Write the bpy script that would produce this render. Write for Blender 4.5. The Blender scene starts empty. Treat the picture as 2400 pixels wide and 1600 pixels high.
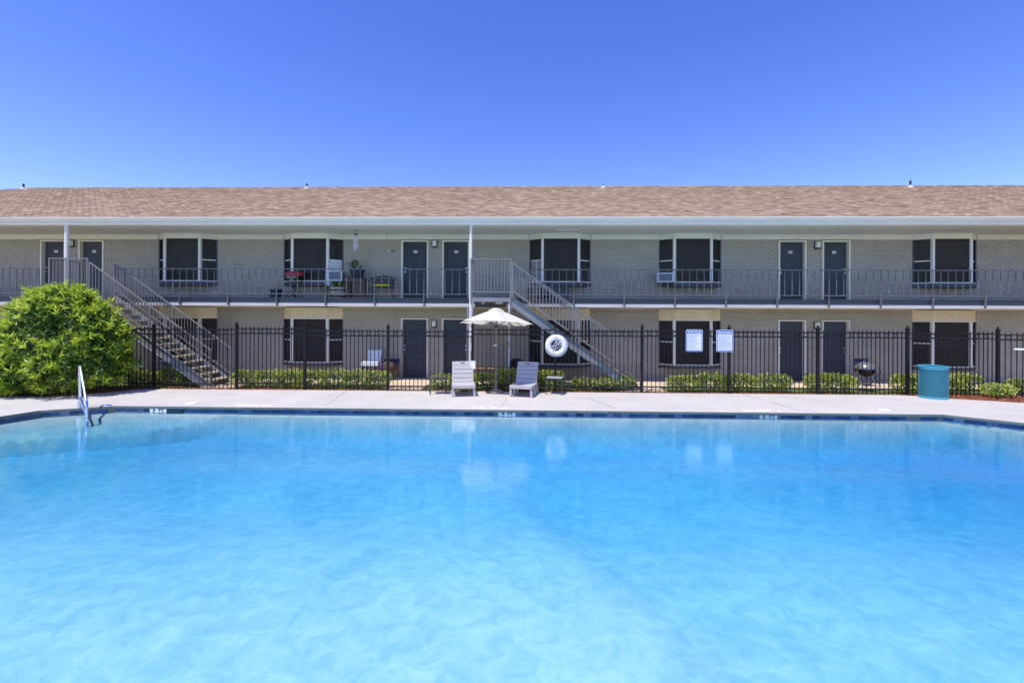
import bpy, bmesh, math, random
import numpy as np
from mathutils import Vector, Matrix, Quaternion

random.seed(7)
rng = np.random.default_rng(11)
SC = bpy.context.scene
COL = SC.collection

# ------------------------------------------------------------------ camera
cam_d = bpy.data.cameras.new('camera')
cam = bpy.data.objects.new('camera', cam_d)
COL.objects.link(cam)
cam_d.sensor_width = 36.0
cam_d.lens = 16.005                       # 1067 px of a 2400 px wide frame
cam_d.shift_y = -69.0 / 2400.0
cam_d.clip_start = 0.05
cam_d.clip_end = 2000
cam.matrix_world = (Matrix.Translation((0, 0, 2.25)) @ Matrix.Rotation(math.radians(1.45), 4, 'Z')
                    @ Matrix.Rotation(math.radians(90), 4, 'X') @ Matrix.Rotation(math.radians(0.26), 4, 'Z'))
SC.camera = cam

# ------------------------------------------------------------------ sky, sun, exposure
SUN_TRAVEL = Vector((0.27, 0.32, -1.0)).normalized()
sun_el = math.asin(-SUN_TRAVEL.z)
sun_az = math.atan2(-SUN_TRAVEL.x, -SUN_TRAVEL.y)
world = bpy.data.worlds.new('World')
SC.world = world
world.use_nodes = True
wn, wl = world.node_tree.nodes, world.node_tree.links
wn.clear()
w_out = wn.new('ShaderNodeOutputWorld')
w_bg = wn.new('ShaderNodeBackground')
w_sky = wn.new('ShaderNodeTexSky')
w_sky.sky_type = 'NISHITA'
w_sky.sun_disc = False
w_sky.sun_elevation = sun_el
w_sky.sun_rotation = sun_az
w_sky.altitude = 0
w_sky.air_density = 1.0
w_sky.dust_density = 0.3
w_sky.ozone_density = 3.0
w_hs = wn.new('ShaderNodeHueSaturation')
w_hs.inputs['Saturation'].default_value = 1.28
w_hs.inputs['Hue'].default_value = 0.527
wl.new(w_sky.outputs[0], w_hs.inputs['Color'])
wl.new(w_hs.outputs[0], w_bg.inputs['Color'])
w_bg.inputs['Strength'].default_value = 0.15
wl.new(w_bg.outputs[0], w_out.inputs['Surface'])

sun_d = bpy.data.lights.new('sun', 'SUN')
sun_d.energy = 3.0
sun_d.angle = math.radians(0.53)
sun_d.color = (1.0, 0.955, 0.88)
sun = bpy.data.objects.new('sun', sun_d)
COL.objects.link(sun)
sun.rotation_euler = SUN_TRAVEL.to_track_quat('-Z', 'Y').to_euler()
sun.location = (-20, -20, 60)

vs = SC.view_settings
vs.view_transform = 'Standard'
vs.look = 'None'
vs.exposure = 0.74
vs.gamma = 1.0
vs.use_curve_mapping = False
SC.cycles.max_bounces = 8
SC.cycles.diffuse_bounces = 4
SC.cycles.glossy_bounces = 3
SC.cycles.transmission_bounces = 4
SC.cycles.transparent_max_bounces = 12
SC.cycles.caustics_reflective = False
SC.cycles.caustics_refractive = False
SC.cycles.sample_clamp_indirect = 6.0

# ------------------------------------------------------------------ materials
def mat(name, col, rough=0.7, metal=0.0, noise=None, bump=None, rand=0.0, island=0.0,
        col2=None, spec=0.4, coat=0.0, trans=0.0, stretch=None):
    """Principled material: base colour, mottled by noise=(scale, amount) towards col2 (or darker),
    varied per object (rand) or per mesh island, bump=(scale, strength)."""
    m = bpy.data.materials.new(name)
    m.use_nodes = True
    n, l = m.node_tree.nodes, m.node_tree.links
    b = n['Principled BSDF']
    b.inputs['Roughness'].default_value = rough
    b.inputs['Metallic'].default_value = metal
    b.inputs['Specular IOR Level'].default_value = spec
    if coat: b.inputs['Coat Weight'].default_value = coat
    if trans: b.inputs['Transmission Weight'].default_value = trans
    c4 = (*col, 1)
    b.inputs['Base Color'].default_value = c4
    m.diffuse_color = c4
    src = None
    tc = None
    def coords():
        nonlocal tc
        if tc is None:
            t = n.new('ShaderNodeNewGeometry')
            tc = t.outputs['Position']
            if stretch:
                mp = n.new('ShaderNodeMapping'); mp.inputs['Scale'].default_value = stretch
                l.new(tc, mp.inputs['Vector']); tc = mp.outputs[0]
        return tc
    if noise:
        nz = n.new('ShaderNodeTexNoise'); nz.inputs['Scale'].default_value = noise[0]
        nz.inputs['Detail'].default_value = 5; nz.inputs['Roughness'].default_value = 0.65
        l.new(coords(), nz.inputs['Vector'])
        rp = n.new('ShaderNodeValToRGB')
        lo, hi = (noise[2], noise[3]) if len(noise) > 3 else (0.3, 0.7)
        rp.color_ramp.elements[0].position = lo; rp.color_ramp.elements[1].position = hi
        k = noise[1]
        rp.color_ramp.elements[0].color = (*(col2 if col2 else [c * (1 - k) for c in col]), 1)
        rp.color_ramp.elements[1].color = (*(col if col2 else [min(1, c * (1 + k)) for c in col]), 1)
        l.new(nz.outputs['Fac'], rp.inputs['Fac'])
        src = rp.outputs[0]
    amt = rand or island
    if amt:
        g = n.new('ShaderNodeNewGeometry' if island else 'ShaderNodeObjectInfo')
        r = g.outputs['Random Per Island' if island else 'Random']
        mr = n.new('ShaderNodeMapRange'); mr.inputs['To Min'].default_value = 1 - amt; mr.inputs['To Max'].default_value = 1 + amt
        l.new(r, mr.inputs['Value'])
        mx = n.new('ShaderNodeVectorMath'); mx.operation = 'SCALE'
        if src: l.new(src, mx.inputs[0])
        else: mx.inputs[0].default_value = col
        l.new(mr.outputs[0], mx.inputs['Scale'])
        src = mx.outputs[0]
    if src: l.new(src, b.inputs['Base Color'])
    if bump:
        bz = n.new('ShaderNodeTexNoise'); bz.inputs['Scale'].default_value = bump[0]; bz.inputs['Detail'].default_value = 4
        l.new(coords(), bz.inputs['Vector'])
        bp = n.new('ShaderNodeBump'); bp.inputs['Strength'].default_value = bump[1]; bp.inputs['Distance'].default_value = 0.02
        l.new(bz.outputs['Fac'], bp.inputs['Height']); l.new(bp.outputs[0], b.inputs['Normal'])
    return m

def ramp_random(name, stops, rough=0.8, island=True, noise=None, bump=None, spec=0.3):
    """Colour picked per mesh island (or object) from a ramp of stops."""
    m = bpy.data.materials.new(name); m.use_nodes = True
    n, l = m.node_tree.nodes, m.node_tree.links
    b = n['Principled BSDF']; b.inputs['Roughness'].default_value = rough
    b.inputs['Specular IOR Level'].default_value = spec
    g = n.new('ShaderNodeNewGeometry' if island else 'ShaderNodeObjectInfo')
    fac = g.outputs['Random Per Island' if island else 'Random']
    rp = n.new('ShaderNodeValToRGB')
    els = rp.color_ramp.elements
    while len(els) < len(stops): els.new(0.5)
    for e, (p, c) in zip(els, stops): e.position = p; e.color = (*c, 1)
    if noise:
        pos = n.new('ShaderNodeNewGeometry')
        nz = n.new('ShaderNodeTexNoise'); nz.inputs['Scale'].default_value = noise[0]; nz.inputs['Detail'].default_value = 4
        l.new(pos.outputs['Position'], nz.inputs['Vector'])
        ma = n.new('ShaderNodeMath'); ma.operation = 'MULTIPLY_ADD'; ma.inputs[1].default_value = noise[1]; ma.inputs[2].default_value = -noise[1] * 0.5
        l.new(nz.outputs['Fac'], ma.inputs[0])
        ad = n.new('ShaderNodeMath'); ad.operation = 'ADD'; ad.use_clamp = True
        l.new(fac, ad.inputs[0]); l.new(ma.outputs[0], ad.inputs[1]); fac = ad.outputs[0]
    l.new(fac, rp.inputs['Fac']); l.new(rp.outputs[0], b.inputs['Base Color'])
    m.diffuse_color = (*stops[len(stops) // 2][1], 1)
    return m

def foliage(name, stops, trans=0.35, rough=0.45):
    m = ramp_random(name, stops, rough, True, spec=0.35)
    n, l = m.node_tree.nodes, m.node_tree.links
    b = n['Principled BSDF']; out = n['Material Output']
    rp = [x for x in n if x.type == 'VALTORGB'][0]
    t = n.new('ShaderNodeBsdfTranslucent'); l.new(rp.outputs[0], t.inputs['Color'])
    mx = n.new('ShaderNodeMixShader'); mx.inputs[0].default_value = trans
    l.new(b.outputs[0], mx.inputs[1]); l.new(t.outputs[0], mx.inputs[2]); l.new(mx.outputs[0], out.inputs['Surface'])
    return m

M = {}
M['brick'] = mat('painted_brick', (0.445, 0.40, 0.335), 0.75, noise=(1.3, 0.10), rand=0.05, bump=(60, 0.25))
M['brick_field'] = mat('painted_brick_field', (0.445, 0.40, 0.335), 0.75, noise=(1.3, 0.10), island=0.05, bump=(60, 0.25))
M['mortar'] = mat('painted_mortar', (0.335, 0.298, 0.248), 0.9, noise=(3, 0.2))
M['cream'] = mat('cream_trim', (0.86, 0.81, 0.66), 0.6, noise=(2, 0.05))
M['soffit'] = mat('soffit_board', (0.88, 0.80, 0.62), 0.7, noise=(0.8, 0.05))
M['white_trim'] = mat('white_trim', (0.80, 0.76, 0.70), 0.5, noise=(4, 0.06))
M['board_white'] = mat('weathered_board', (0.60, 0.56, 0.52), 0.7, noise=(3, 0.12), stretch=(0.4, 1, 3))
M['gutter'] = mat('gutter_paint', (0.82, 0.76, 0.64), 0.4, noise=(0.9, 0.08), stretch=(1, 1, 6))
M['tan_siding'] = mat('tan_siding', (0.80, 0.67, 0.46), 0.65, noise=(2.5, 0.08), island=0.04)
M['slate'] = mat('slate_paint', (0.065, 0.074, 0.095), 0.55, noise=(2.2, 0.14))
M['slate_chip'] = mat('slate_chipped', (0.072, 0.082, 0.105), 0.55, noise=(9, 0.2, 0.24, 0.30), col2=(0.55, 0.55, 0.56), stretch=(0.25, 1, 2.5))
M['door'] = mat('door_paint', (0.058, 0.065, 0.084), 0.5, noise=(1.5, 0.12), spec=0.25)
M['rail_grey'] = mat('stair_grey_paint', (0.20, 0.195, 0.19), 0.5, noise=(7, 0.2, 0.30, 0.42), col2=(0.24, 0.18, 0.14))
M['stringer'] = mat('stringer_paint', (0.22, 0.235, 0.245), 0.5, noise=(3, 0.12))
M['baluster'] = mat('balcony_rail_paint', (0.13, 0.135, 0.15), 0.4, noise=(14, 0.2, 0.36, 0.46), col2=(0.30, 0.25, 0.22))
M['peeling'] = mat('peeling_post', (0.52, 0.53, 0.54), 0.7, noise=(13, 0.2, 0.40, 0.50), col2=(0.27, 0.19, 0.13), stretch=(1, 1, 0.35))
M['tread'] = mat('worn_tread', (0.50, 0.40, 0.30), 0.85, noise=(9, 0.25), bump=(40, 0.3))
M['fence'] = mat('black_fence', (0.010, 0.0105, 0.0125), 0.5, noise=(5, 0.25), spec=0.25)
M['screen'] = None
M['metal_dark'] = mat('dark_metal', (0.05, 0.047, 0.045), 0.45)
M['chrome'] = mat('polished_steel', (0.82, 0.83, 0.85), 0.12, metal=1.0)
M['concrete'] = mat('deck_concrete', (0.50, 0.465, 0.425), 0.85, noise=(0.9, 0.09), bump=(35, 0.12))
M['concrete_tan'] = mat('walk_concrete', (0.60, 0.48, 0.35), 0.9, noise=(2.2, 0.14), bump=(30, 0.2))
M['lip'] = mat('coping_lip', (0.115, 0.165, 0.145), 0.6, noise=(2.5, 0.25))  # stained lip; green reflected off the water is put into the base colour
M['joint'] = mat('deck_joint', (0.22, 0.21, 0.20), 0.9)
M['lid_white'] = mat('lid_white', (0.86, 0.86, 0.82), 0.5)
M['mulch'] = mat('red_mulch', (0.26, 0.088, 0.045), 0.95, noise=(28, 0.5), bump=(45, 0.9))
M['chip'] = ramp_random('mulch_chip', [(0, (0.09, 0.03, 0.018)), (0.5, (0.27, 0.085, 0.042)), (1, (0.40, 0.15, 0.08))], 0.95)
M['grass_ground'] = mat('lawn_soil', (0.12, 0.17, 0.045), 0.95, noise=(9, 0.4), bump=(60, 0.6))
M['grass'] = foliage('grass_blade', [(0, (0.11, 0.17, 0.03)), (0.6, (0.22, 0.30, 0.05)), (1, (0.40, 0.40, 0.12))])
M['tile'] = ramp_random('navy_tile', [(0, (0.012, 0.03, 0.10)), (0.5, (0.03, 0.065, 0.19)), (0.8, (0.07, 0.10, 0.23)), (1, (0.22, 0.25, 0.36))], 0.18, island=False, noise=(14, 0.6), spec=0.5)
M['tile_white'] = mat('marker_tile', (0.78, 0.82, 0.80), 0.25)
M['black'] = mat('black_print', (0.015, 0.015, 0.018), 0.6)
M['shingle'] = ramp_random('shingle', [(0, (0.235, 0.152, 0.10)), (0.25, (0.305, 0.205, 0.138)), (0.5, (0.345, 0.238, 0.162)), (0.75, (0.385, 0.275, 0.192)), (1, (0.44, 0.335, 0.24))], 0.95, island=True, noise=(2.5, 0.3))
M['shingle_one'] = ramp_random('shingle_single', [(0, (0.235, 0.152, 0.10)), (0.25, (0.305, 0.205, 0.138)), (0.5, (0.345, 0.238, 0.162)), (0.75, (0.385, 0.275, 0.192)), (1, (0.44, 0.335, 0.24))], 0.95, island=False, noise=(2.5, 0.3))
M['roof_felt'] = mat('roof_felt', (0.14, 0.10, 0.085), 0.95)
M['resin'] = mat('lounger_resin', (0.43, 0.41, 0.41), 0.45, noise=(6, 0.05))
M['canvas'] = mat('umbrella_canvas', (0.86, 0.83, 0.76), 0.85, noise=(12, 0.03))
M['base_brown'] = mat('umbrella_base', (0.24, 0.19, 0.155), 0.7, noise=(10, 0.2))
M['teal'] = mat('teal_plastic_coat', (0.07, 0.33, 0.45), 0.4, noise=(5, 0.1))
M['teal_dark'] = mat('bin_liner', (0.008, 0.055, 0.085), 0.8)
M['ring_white'] = mat('ring_white', (0.80, 0.80, 0.79), 0.5, noise=(6, 0.08))
M['rope'] = mat('rope', (0.70, 0.70, 0.76), 0.9)
M['sign_white'] = mat('sign_white', (0.84, 0.86, 0.88), 0.35)
M['sign_blue'] = mat('sign_blue', (0.02, 0.095, 0.42), 0.4)
M['print_grey'] = mat('print_grey', (0.42, 0.45, 0.52), 0.6)
M['plate'] = mat('number_plate', (0.72, 0.74, 0.78), 0.4)
M['brass'] = mat('door_hardware', (0.62, 0.60, 0.55), 0.3, metal=0.9)
M['lamp_glass'] = mat('lamp_glass', (0.80, 0.79, 0.74), 0.3)
M['red'] = mat('red_enamel', (0.42, 0.022, 0.035), 0.3, coat=0.3)
M['ac_white'] = mat('ac_casing', (0.66, 0.68, 0.72), 0.5)
M['ac_grille'] = mat('ac_grille', (0.16, 0.175, 0.20), 0.7)
M['planter_grey'] = mat('planter_grey', (0.03, 0.038, 0.05), 0.6)
M['planter_teal'] = mat('planter_teal', (0.012, 0.06, 0.075), 0.5)
M['barrel'] = mat('barrel_wood', (0.48, 0.38, 0.29), 0.85, noise=(9, 0.2), stretch=(6, 6, 1))
M['wood_dark'] = mat('table_wood', (0.13, 0.085, 0.075), 0.7, noise=(8, 0.2))
M['wood_tan'] = mat('bench_wood', (0.36, 0.22, 0.10), 0.7, noise=(8, 0.2), stretch=(1, 6, 6))
M['iron'] = mat('cast_iron', (0.022, 0.027, 0.04), 0.5)
M['yellow'] = mat('yellow_cushion', (0.66, 0.55, 0.012), 0.85)
M['soil'] = mat('soil', (0.035, 0.025, 0.018), 0.95)
M['leaf_pot'] = foliage('pot_leaf', [(0, (0.015, 0.05, 0.01)), (0.5, (0.04, 0.12, 0.02)), (1, (0.12, 0.25, 0.03))])
M['leaf_lettuce'] = foliage('lettuce_leaf', [(0, (0.04, 0.14, 0.015)), (0.5, (0.10, 0.28, 0.03)), (1, (0.2, 0.42, 0.05))])
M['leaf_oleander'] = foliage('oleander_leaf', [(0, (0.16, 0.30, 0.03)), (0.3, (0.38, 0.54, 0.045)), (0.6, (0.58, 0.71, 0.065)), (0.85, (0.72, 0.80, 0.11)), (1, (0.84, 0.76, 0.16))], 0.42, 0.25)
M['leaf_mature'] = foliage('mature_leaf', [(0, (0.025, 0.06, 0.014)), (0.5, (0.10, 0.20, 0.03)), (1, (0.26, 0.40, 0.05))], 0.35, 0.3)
M['leaf_hedge'] = foliage('hedge_leaf', [(0, (0.09, 0.17, 0.025)), (0.25, (0.30, 0.42, 0.05)), (0.55, (0.56, 0.64, 0.09)), (0.85, (0.74, 0.77, 0.20)), (1, (0.86, 0.82, 0.50))], 0.42, 0.28)
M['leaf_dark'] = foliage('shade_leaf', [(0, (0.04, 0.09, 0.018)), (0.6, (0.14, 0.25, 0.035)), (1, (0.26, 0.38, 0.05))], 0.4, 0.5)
M['stem'] = mat('stem_bark', (0.15, 0.115, 0.09), 0.95, noise=(14, 0.3))
M['curtain'] = mat('curtain_cloth', (0.58, 0.53, 0.48), 0.95)
M['blind'] = mat('blind_slat', (0.70, 0.70, 0.62), 0.6)
M['room'] = mat('room_plaster', (0.20, 0.19, 0.18), 0.95)
M['enamel_grey'] = mat('kettle_lid', (0.20, 0.21, 0.22), 0.28, metal=0.4)
M['enamel_black'] = mat('kettle_bowl', (0.014, 0.014, 0.016), 0.25)
M['navy_cloth'] = mat('navy_cloth', (0.016, 0.028, 0.085), 0.9)
M['brown_cloth'] = mat('brown_cloth', (0.10, 0.062, 0.048), 0.9, noise=(9, 0.3))
M['violet_cloth'] = mat('violet_cloth', (0.22, 0.10, 0.26), 0.9, noise=(20, 0.4))
M['white_leather'] = mat('white_upholstery', (0.70, 0.73, 0.78), 0.5)
M['panel_white'] = mat('foam_panel', (0.66, 0.70, 0.72), 0.7)
M['pipe_dark'] = mat('vent_pipe', (0.03, 0.03, 0.035), 0.6)
M['flashing'] = mat('flashing', (0.62, 0.60, 0.58), 0.4)
M['chime'] = mat('chime_metal', (0.66, 0.60, 0.72), 0.35, metal=0.5)
M['meter'] = mat('meter_box', (0.085, 0.088, 0.10), 0.6)
M['rust'] = mat('weather_rust', (0.26, 0.15, 0.09), 0.9)

def screen_mat():
    """Dark solar screen: mostly dark weave, partly see-through, faint glass sheen."""
    m = bpy.data.materials.new('solar_screen'); m.use_nodes = True
    n, l = m.node_tree.nodes, m.node_tree.links
    b = n['Principled BSDF']; out = n['Material Output']
    b.inputs['Base Color'].default_value = (0.036, 0.032, 0.031, 1)
    b.inputs['Roughness'].default_value = 0.6; b.inputs['Specular IOR Level'].default_value = 0.2
    b.inputs['Coat Weight'].default_value = 0.18; b.inputs['Coat Roughness'].default_value = 0.08
    t = n.new('ShaderNodeBsdfTransparent'); t.inputs['Color'].default_value = (0.9, 0.9, 0.9, 1)
    mx = n.new('ShaderNodeMixShader'); mx.inputs[0].default_value = 0.42
    l.new(b.outputs[0], mx.inputs[1]); l.new(t.outputs[0], mx.inputs[2]); l.new(mx.outputs[0], out.inputs['Surface'])
    m.diffuse_color = (0.04, 0.04, 0.04, 1)
    return m
M['screen'] = screen_mat()

# ------------------------------------------------------------------ mesh helpers
def woff(o):
    p = Vector((0, 0, 0))
    while o is not None:
        p += o.location; o = o.parent
    return p

class MB:
    def __init__(s): s.v = []; s.f = []
    def add(s, vs_, fs):
        k = len(s.v); s.v += [tuple(p) for p in vs_]; s.f += [tuple(i + k for i in f) for f in fs]; return s
    def box(s, x0, x1, y0, y1, z0, z1):
        return s.add([(x0, y0, z0), (x1, y0, z0), (x1, y1, z0), (x0, y1, z0), (x0, y0, z1), (x1, y0, z1), (x1, y1, z1), (x0, y1, z1)],
                     [(0, 3, 2, 1), (4, 5, 6, 7), (0, 1, 5, 4), (1, 2, 6, 5), (2, 3, 7, 6), (3, 0, 4, 7)])
    def quad(s, a, b, c, d): return s.add([a, b, c, d], [(0, 1, 2, 3)])
    def prism(s, poly, z0, z1, caps=True):
        n = len(poly)
        vs_ = [(x, y, z0) for x, y in poly] + [(x, y, z1) for x, y in poly]
        fs = [(i, (i + 1) % n, n + (i + 1) % n, n + i) for i in range(n)]
        if caps: fs += [tuple(range(n - 1, -1, -1)), tuple(range(n, 2 * n))]
        return s.add(vs_, fs)
    def tube(s, pts, r, n=8, caps=True):
        pts = [Vector(p) for p in pts]
        rr = r if isinstance(r, (list, tuple)) else [r] * len(pts)
        vs_, fs = [], []
        up0 = Vector((0, 0, 1))
        prev = None
        for i, p in enumerate(pts):
            d = (pts[min(i + 1, len(pts) - 1)] - pts[max(i - 1, 0)]).normalized()
            if prev is None:
                a = d.cross(up0)
                if a.length < 1e-3: a = d.cross(Vector((1, 0, 0)))
            else:
                a = prev - d * prev.dot(d)
            a.normalize(); prev = a
            b = d.cross(a)
            for k in range(n):
                t = 2 * math.pi * k / n
                vs_.append(p + (a * math.cos(t) + b * math.sin(t)) * rr[i])
        for i in range(len(pts) - 1):
            for k in range(n):
                k2 = (k + 1) % n
                fs.append((i * n + k, i * n + k2, (i + 1) * n + k2, (i + 1) * n + k))
        if caps:
            fs.append(tuple(range(n - 1, -1, -1))); m_ = (len(pts) - 1) * n; fs.append(tuple(range(m_, m_ + n)))
        return s.add(vs_, fs)
    def bar(s, p0, p1, w, h, up=(0, 0, 1)):
        p0, p1 = Vector(p0), Vector(p1); d = (p1 - p0).normalized()
        a = d.cross(Vector(up))
        if a.length < 1e-3: a = d.cross(Vector((0, 1, 0)))
        a.normalize(); b = a.cross(d)
        a *= w / 2; b *= h / 2
        return s.add([p0 - a - b, p0 + a - b, p0 + a + b, p0 - a + b, p1 - a - b, p1 + a - b, p1 + a + b, p1 - a + b],
                     [(0, 3, 2, 1), (4, 5, 6, 7), (0, 1, 5, 4), (1, 2, 6, 5), (2, 3, 7, 6), (3, 0, 4, 7)])
    def lathe(s, prof, c=(0, 0, 0), n=20, caps=True):
        vs_, fs = [], []
        for r, z in prof:
            for k in range(n):
                t = 2 * math.pi * k / n; vs_.append((c[0] + r * math.cos(t), c[1] + r * math.sin(t), c[2] + z))
        for i in range(len(prof) - 1):
            for k in range(n):
                k2 = (k + 1) % n; fs.append((i * n + k, i * n + k2, (i + 1) * n + k2, (i + 1) * n + k))
        if caps:
            if prof[0][0] > 1e-4: fs.append(tuple(range(n - 1, -1, -1)))
            if prof[-1][0] > 1e-4: m_ = (len(prof) - 1) * n; fs.append(tuple(range(m_, m_ + n)))
        return s.add(vs_, fs)
    def torus(s, c, R, r, n=32, m_=10, axis='y'):
        vs_, fs = [], []
        for i in range(n):
            t = 2 * math.pi * i / n
            for j in range(m_):
                u = 2 * math.pi * j / m_
                q = R + r * math.cos(u)
                if axis == 'y': vs_.append((c[0] + q * math.cos(t), c[1] + r * math.sin(u), c[2] + q * math.sin(t)))
                else: vs_.append((c[0] + q * math.cos(t), c[1] + q * math.sin(t), c[2] + r * math.sin(u)))
        for i in range(n):
            for j in range(m_):
                fs.append((i * m_ + j, ((i + 1) % n) * m_ + j, ((i + 1) % n) * m_ + (j + 1) % m_, i * m_ + (j + 1) % m_))
        return s.add(vs_, fs)
    def ellipsoid(s, c, r, n=14, k=9):
        prof = [(max(1e-5, math.sin(math.pi * i / k)), -math.cos(math.pi * i / k)) for i in range(k + 1)]
        st = len(s.v)
        s.lathe(prof, n=n, caps=False)
        s.v[st:] = [(c[0] + x * r[0], c[1] + y * r[1], c[2] + z * r[2]) for x, y, z in s.v[st:]]
        return s
    def xf(s, mtx):
        s.v = [tuple(mtx @ Vector(p)) for p in s.v]; return s
    def mesh(s, name, m, off=Vector((0, 0, 0)), smooth=False):
        me = bpy.data.meshes.new(name)
        me.from_pydata([(x - off.x, y - off.y, z - off.z) for x, y, z in s.v], [], s.f)
        me.update()
        bm = bmesh.new(); bm.from_mesh(me); bmesh.ops.recalc_face_normals(bm, faces=bm.faces); bm.to_mesh(me); bm.free()
        me.materials.append(m if not isinstance(m, str) else M[m])
        if smooth:
            me.polygons.foreach_set('use_smooth', [True] * len(me.polygons))
            try: me.set_sharp_from_angle(angle=math.radians(38))
            except Exception: pass
        return me
    def build(s, name, m, parent=None, local=False, smooth=False):
        off = Vector((0, 0, 0)) if (parent is None or local) else woff(parent)
        return inst(name, s.mesh(name, m, off, smooth), parent)

def inst(name, me, parent=None, loc=(0, 0, 0), rot=(0, 0, 0)):
    o = bpy.data.objects.new(name, me); COL.objects.link(o)
    o.parent = parent; o.location = loc; o.rotation_euler = rot
    return o

def tag(o, label=None, cat=None, group=None, kind=None):
    if label: o['label'] = label
    if cat: o['category'] = cat
    if group: o['group'] = group
    if kind: o['kind'] = kind
    return o

def thing(name, label, cat, loc, rz=0.0, group=None):
    o = bpy.data.objects.new(name, None); COL.objects.link(o)
    o.empty_display_size = 0.2
    o.location = loc; o.rotation_euler = (0, 0, rz)
    return tag(o, label, cat, group)

def box(x0, x1, y0, y1, z0, z1): return MB().box(x0, x1, y0, y1, z0, z1)

def fill_ring(name, outer, inner, z, m):
    """Flat sheet with a hole: both loops filled by triangulation."""
    bm = bmesh.new()
    for loop in (outer, inner):
        if not loop: continue
        v = [bm.verts.new((x, y, z)) for x, y in loop]
        for i in range(len(v)): bm.edges.new((v[i], v[(i + 1) % len(v)]))
    bmesh.ops.triangle_fill(bm, use_beauty=True, use_dissolve=False, edges=bm.edges[:])
    for f in bm.faces:
        if f.normal.z < 0: f.normal_flip()
    me = bpy.data.meshes.new(name); bm.to_mesh(me); bm.free()
    me.materials.append(M[m])
    return inst(name, me)

def text_mb(body, size, align='CENTER', bold=0.0):
    """Lettering as flat mesh in the local XY plane."""
    cu = bpy.data.curves.new('lettering', 'FONT')
    cu.body = body; cu.size = size; cu.align_x = align; cu.align_y = 'CENTER'; cu.offset = bold
    cu.resolution_u = 3
    o = bpy.data.objects.new('lettering', cu); COL.objects.link(o)
    dg = bpy.context.evaluated_depsgraph_get()
    me = o.evaluated_get(dg).to_mesh()
    mb = MB().add([tuple(v.co) for v in me.vertices], [tuple(p.vertices) for p in me.polygons])
    o.evaluated_get(dg).to_mesh_clear()
    bpy.data.objects.remove(o); bpy.data.curves.remove(cu)
    return mb

# ================================================================== GROUND, DECK, POOL
POOL = [(-9.62, 10.47), (9.40, 10.43), (13.6, 7.30), (13.6, 0.7), (-11.9, 0.7), (-11.75, 7.3), (-10.82, 9.90)]
DECK = [(-40, 10.6), (-16, 11.2), (-13.6, 11.50), (-12.2, 11.46), (-11.75, 11.72), (-11.5, 12.02), (-11.05, 12.58), (-10.75, 12.74),
        (-10.3, 12.80), (-6, 12.84), (0, 12.86), (6, 12.88), (10.4, 12.88), (10.9, 12.74), (11.35, 12.40), (12.1, 12.15), (12.75, 11.88),
        (15, 10.8), (22, 7.5), (40, 2), (40, -14), (-40, -14)]
WATER_Z = -0.12

ground = fill_ring('ground', [(-700, -700), (700, -700), (700, 700), (-700, 700)], [(x * 0.995, y - 0.06) for x, y in DECK], -0.035, 'grass_ground')
tag(ground, kind='structure')

deck = fill_ring('pool_deck', DECK, POOL, 0.0, 'concrete')
tag(deck, kind='structure')
# slab edge of the deck against the beds
e = MB()
for a, b in zip(DECK[:-4], DECK[1:-3]):
    e.quad((a[0], a[1], 0), (b[0], b[1], 0), (b[0], b[1], -0.12), (a[0], a[1], -0.12))
e.build('slab_edge', 'concrete', deck)
# saw cuts / cracks running across the deck (thin dark strips)
e = MB()
for (x0, y0, x1, y1) in [(-8.9, 12.8, -9.4, 10.75), (-5.0, 12.82, -4.7, 10.72), (-0.42, 11.75, -0.52, 10.75), (1.7, 12.0, 2.15, 10.75), (6.1, 12.85, 6.4, 10.72)]:
    n = 7; pts = []
    for i in range(n + 1):
        t = i / n; j = random.uniform(-0.03, 0.03) if 0 < i < n else 0
        pts.append((x0 + (x1 - x0) * t + j, y0 + (y1 - y0) * t))
    for a, b in zip(pts[:-1], pts[1:]):
        w = random.uniform(0.003, 0.007)
        e.quad((a[0] - w, a[1], 0.004), (b[0] - w, b[1], 0.004), (b[0] + w, b[1], 0.004), (a[0] + w, a[1], 0.004))
e.build('crack', 'joint', deck)
# small stray leaves and stains on the concrete
e = MB()
for i in range(26):
    x = random.uniform(-9, 10); y = random.uniform(10.9, 12.7); a = random.uniform(0, 3.1); r = random.uniform(0.012, 0.03)
    c, s_ = math.cos(a) * r, math.sin(a) * r
    e.add([(x - c, y - s_, 0.005), (x + s_ * .4, y - c * .4, 0.009), (x + c, y + s_, 0.005), (x - s_ * .4, y + c * .4, 0.007)], [(0, 1, 2, 3)])
tag(e.build('fallen_leaf', 'stem', deck), kind='stuff')
# stencilled warning lettering near the edge: pale worn blocks, not legible
for (x0, x1, y) in [(-6.80, -5.95, 10.66), (-1.21, -0.36, 10.67), (5.08, 5.93, 10.655)]:
    e = MB(); x = x0
    while x < x1:
        w = random.uniform(0.05, 0.09)
        if random.random() < 0.88: e.box(x, min(x + w, x1), y - 0.045 + random.uniform(0, .01), y + 0.045, 0.001, 0.004)
        x += w + 0.014
    e.build('stencil_marking', 'lid_white', deck)

# ---- basin
def inset(poly, d):
    """Move each edge of a clockwise polygon outward by d (negative: inward)."""
    n = len(poly); out = []
    for i in range(n):
        p0, p1, p2 = Vector(poly[i - 1]), Vector(poly[i]), Vector(poly[(i + 1) % n])
        e1, e2 = (p1 - p0).normalized(), (p2 - p1).normalized()
        n1, n2 = Vector((-e1.y, e1.x)), Vector((-e2.y, e2.x))
        b = (n1 + n2).normalized(); k = d / max(0.3, b.dot(n1))
        out.append((p1.x + b.x * k, p1.y + b.y * k))
    return out

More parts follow.
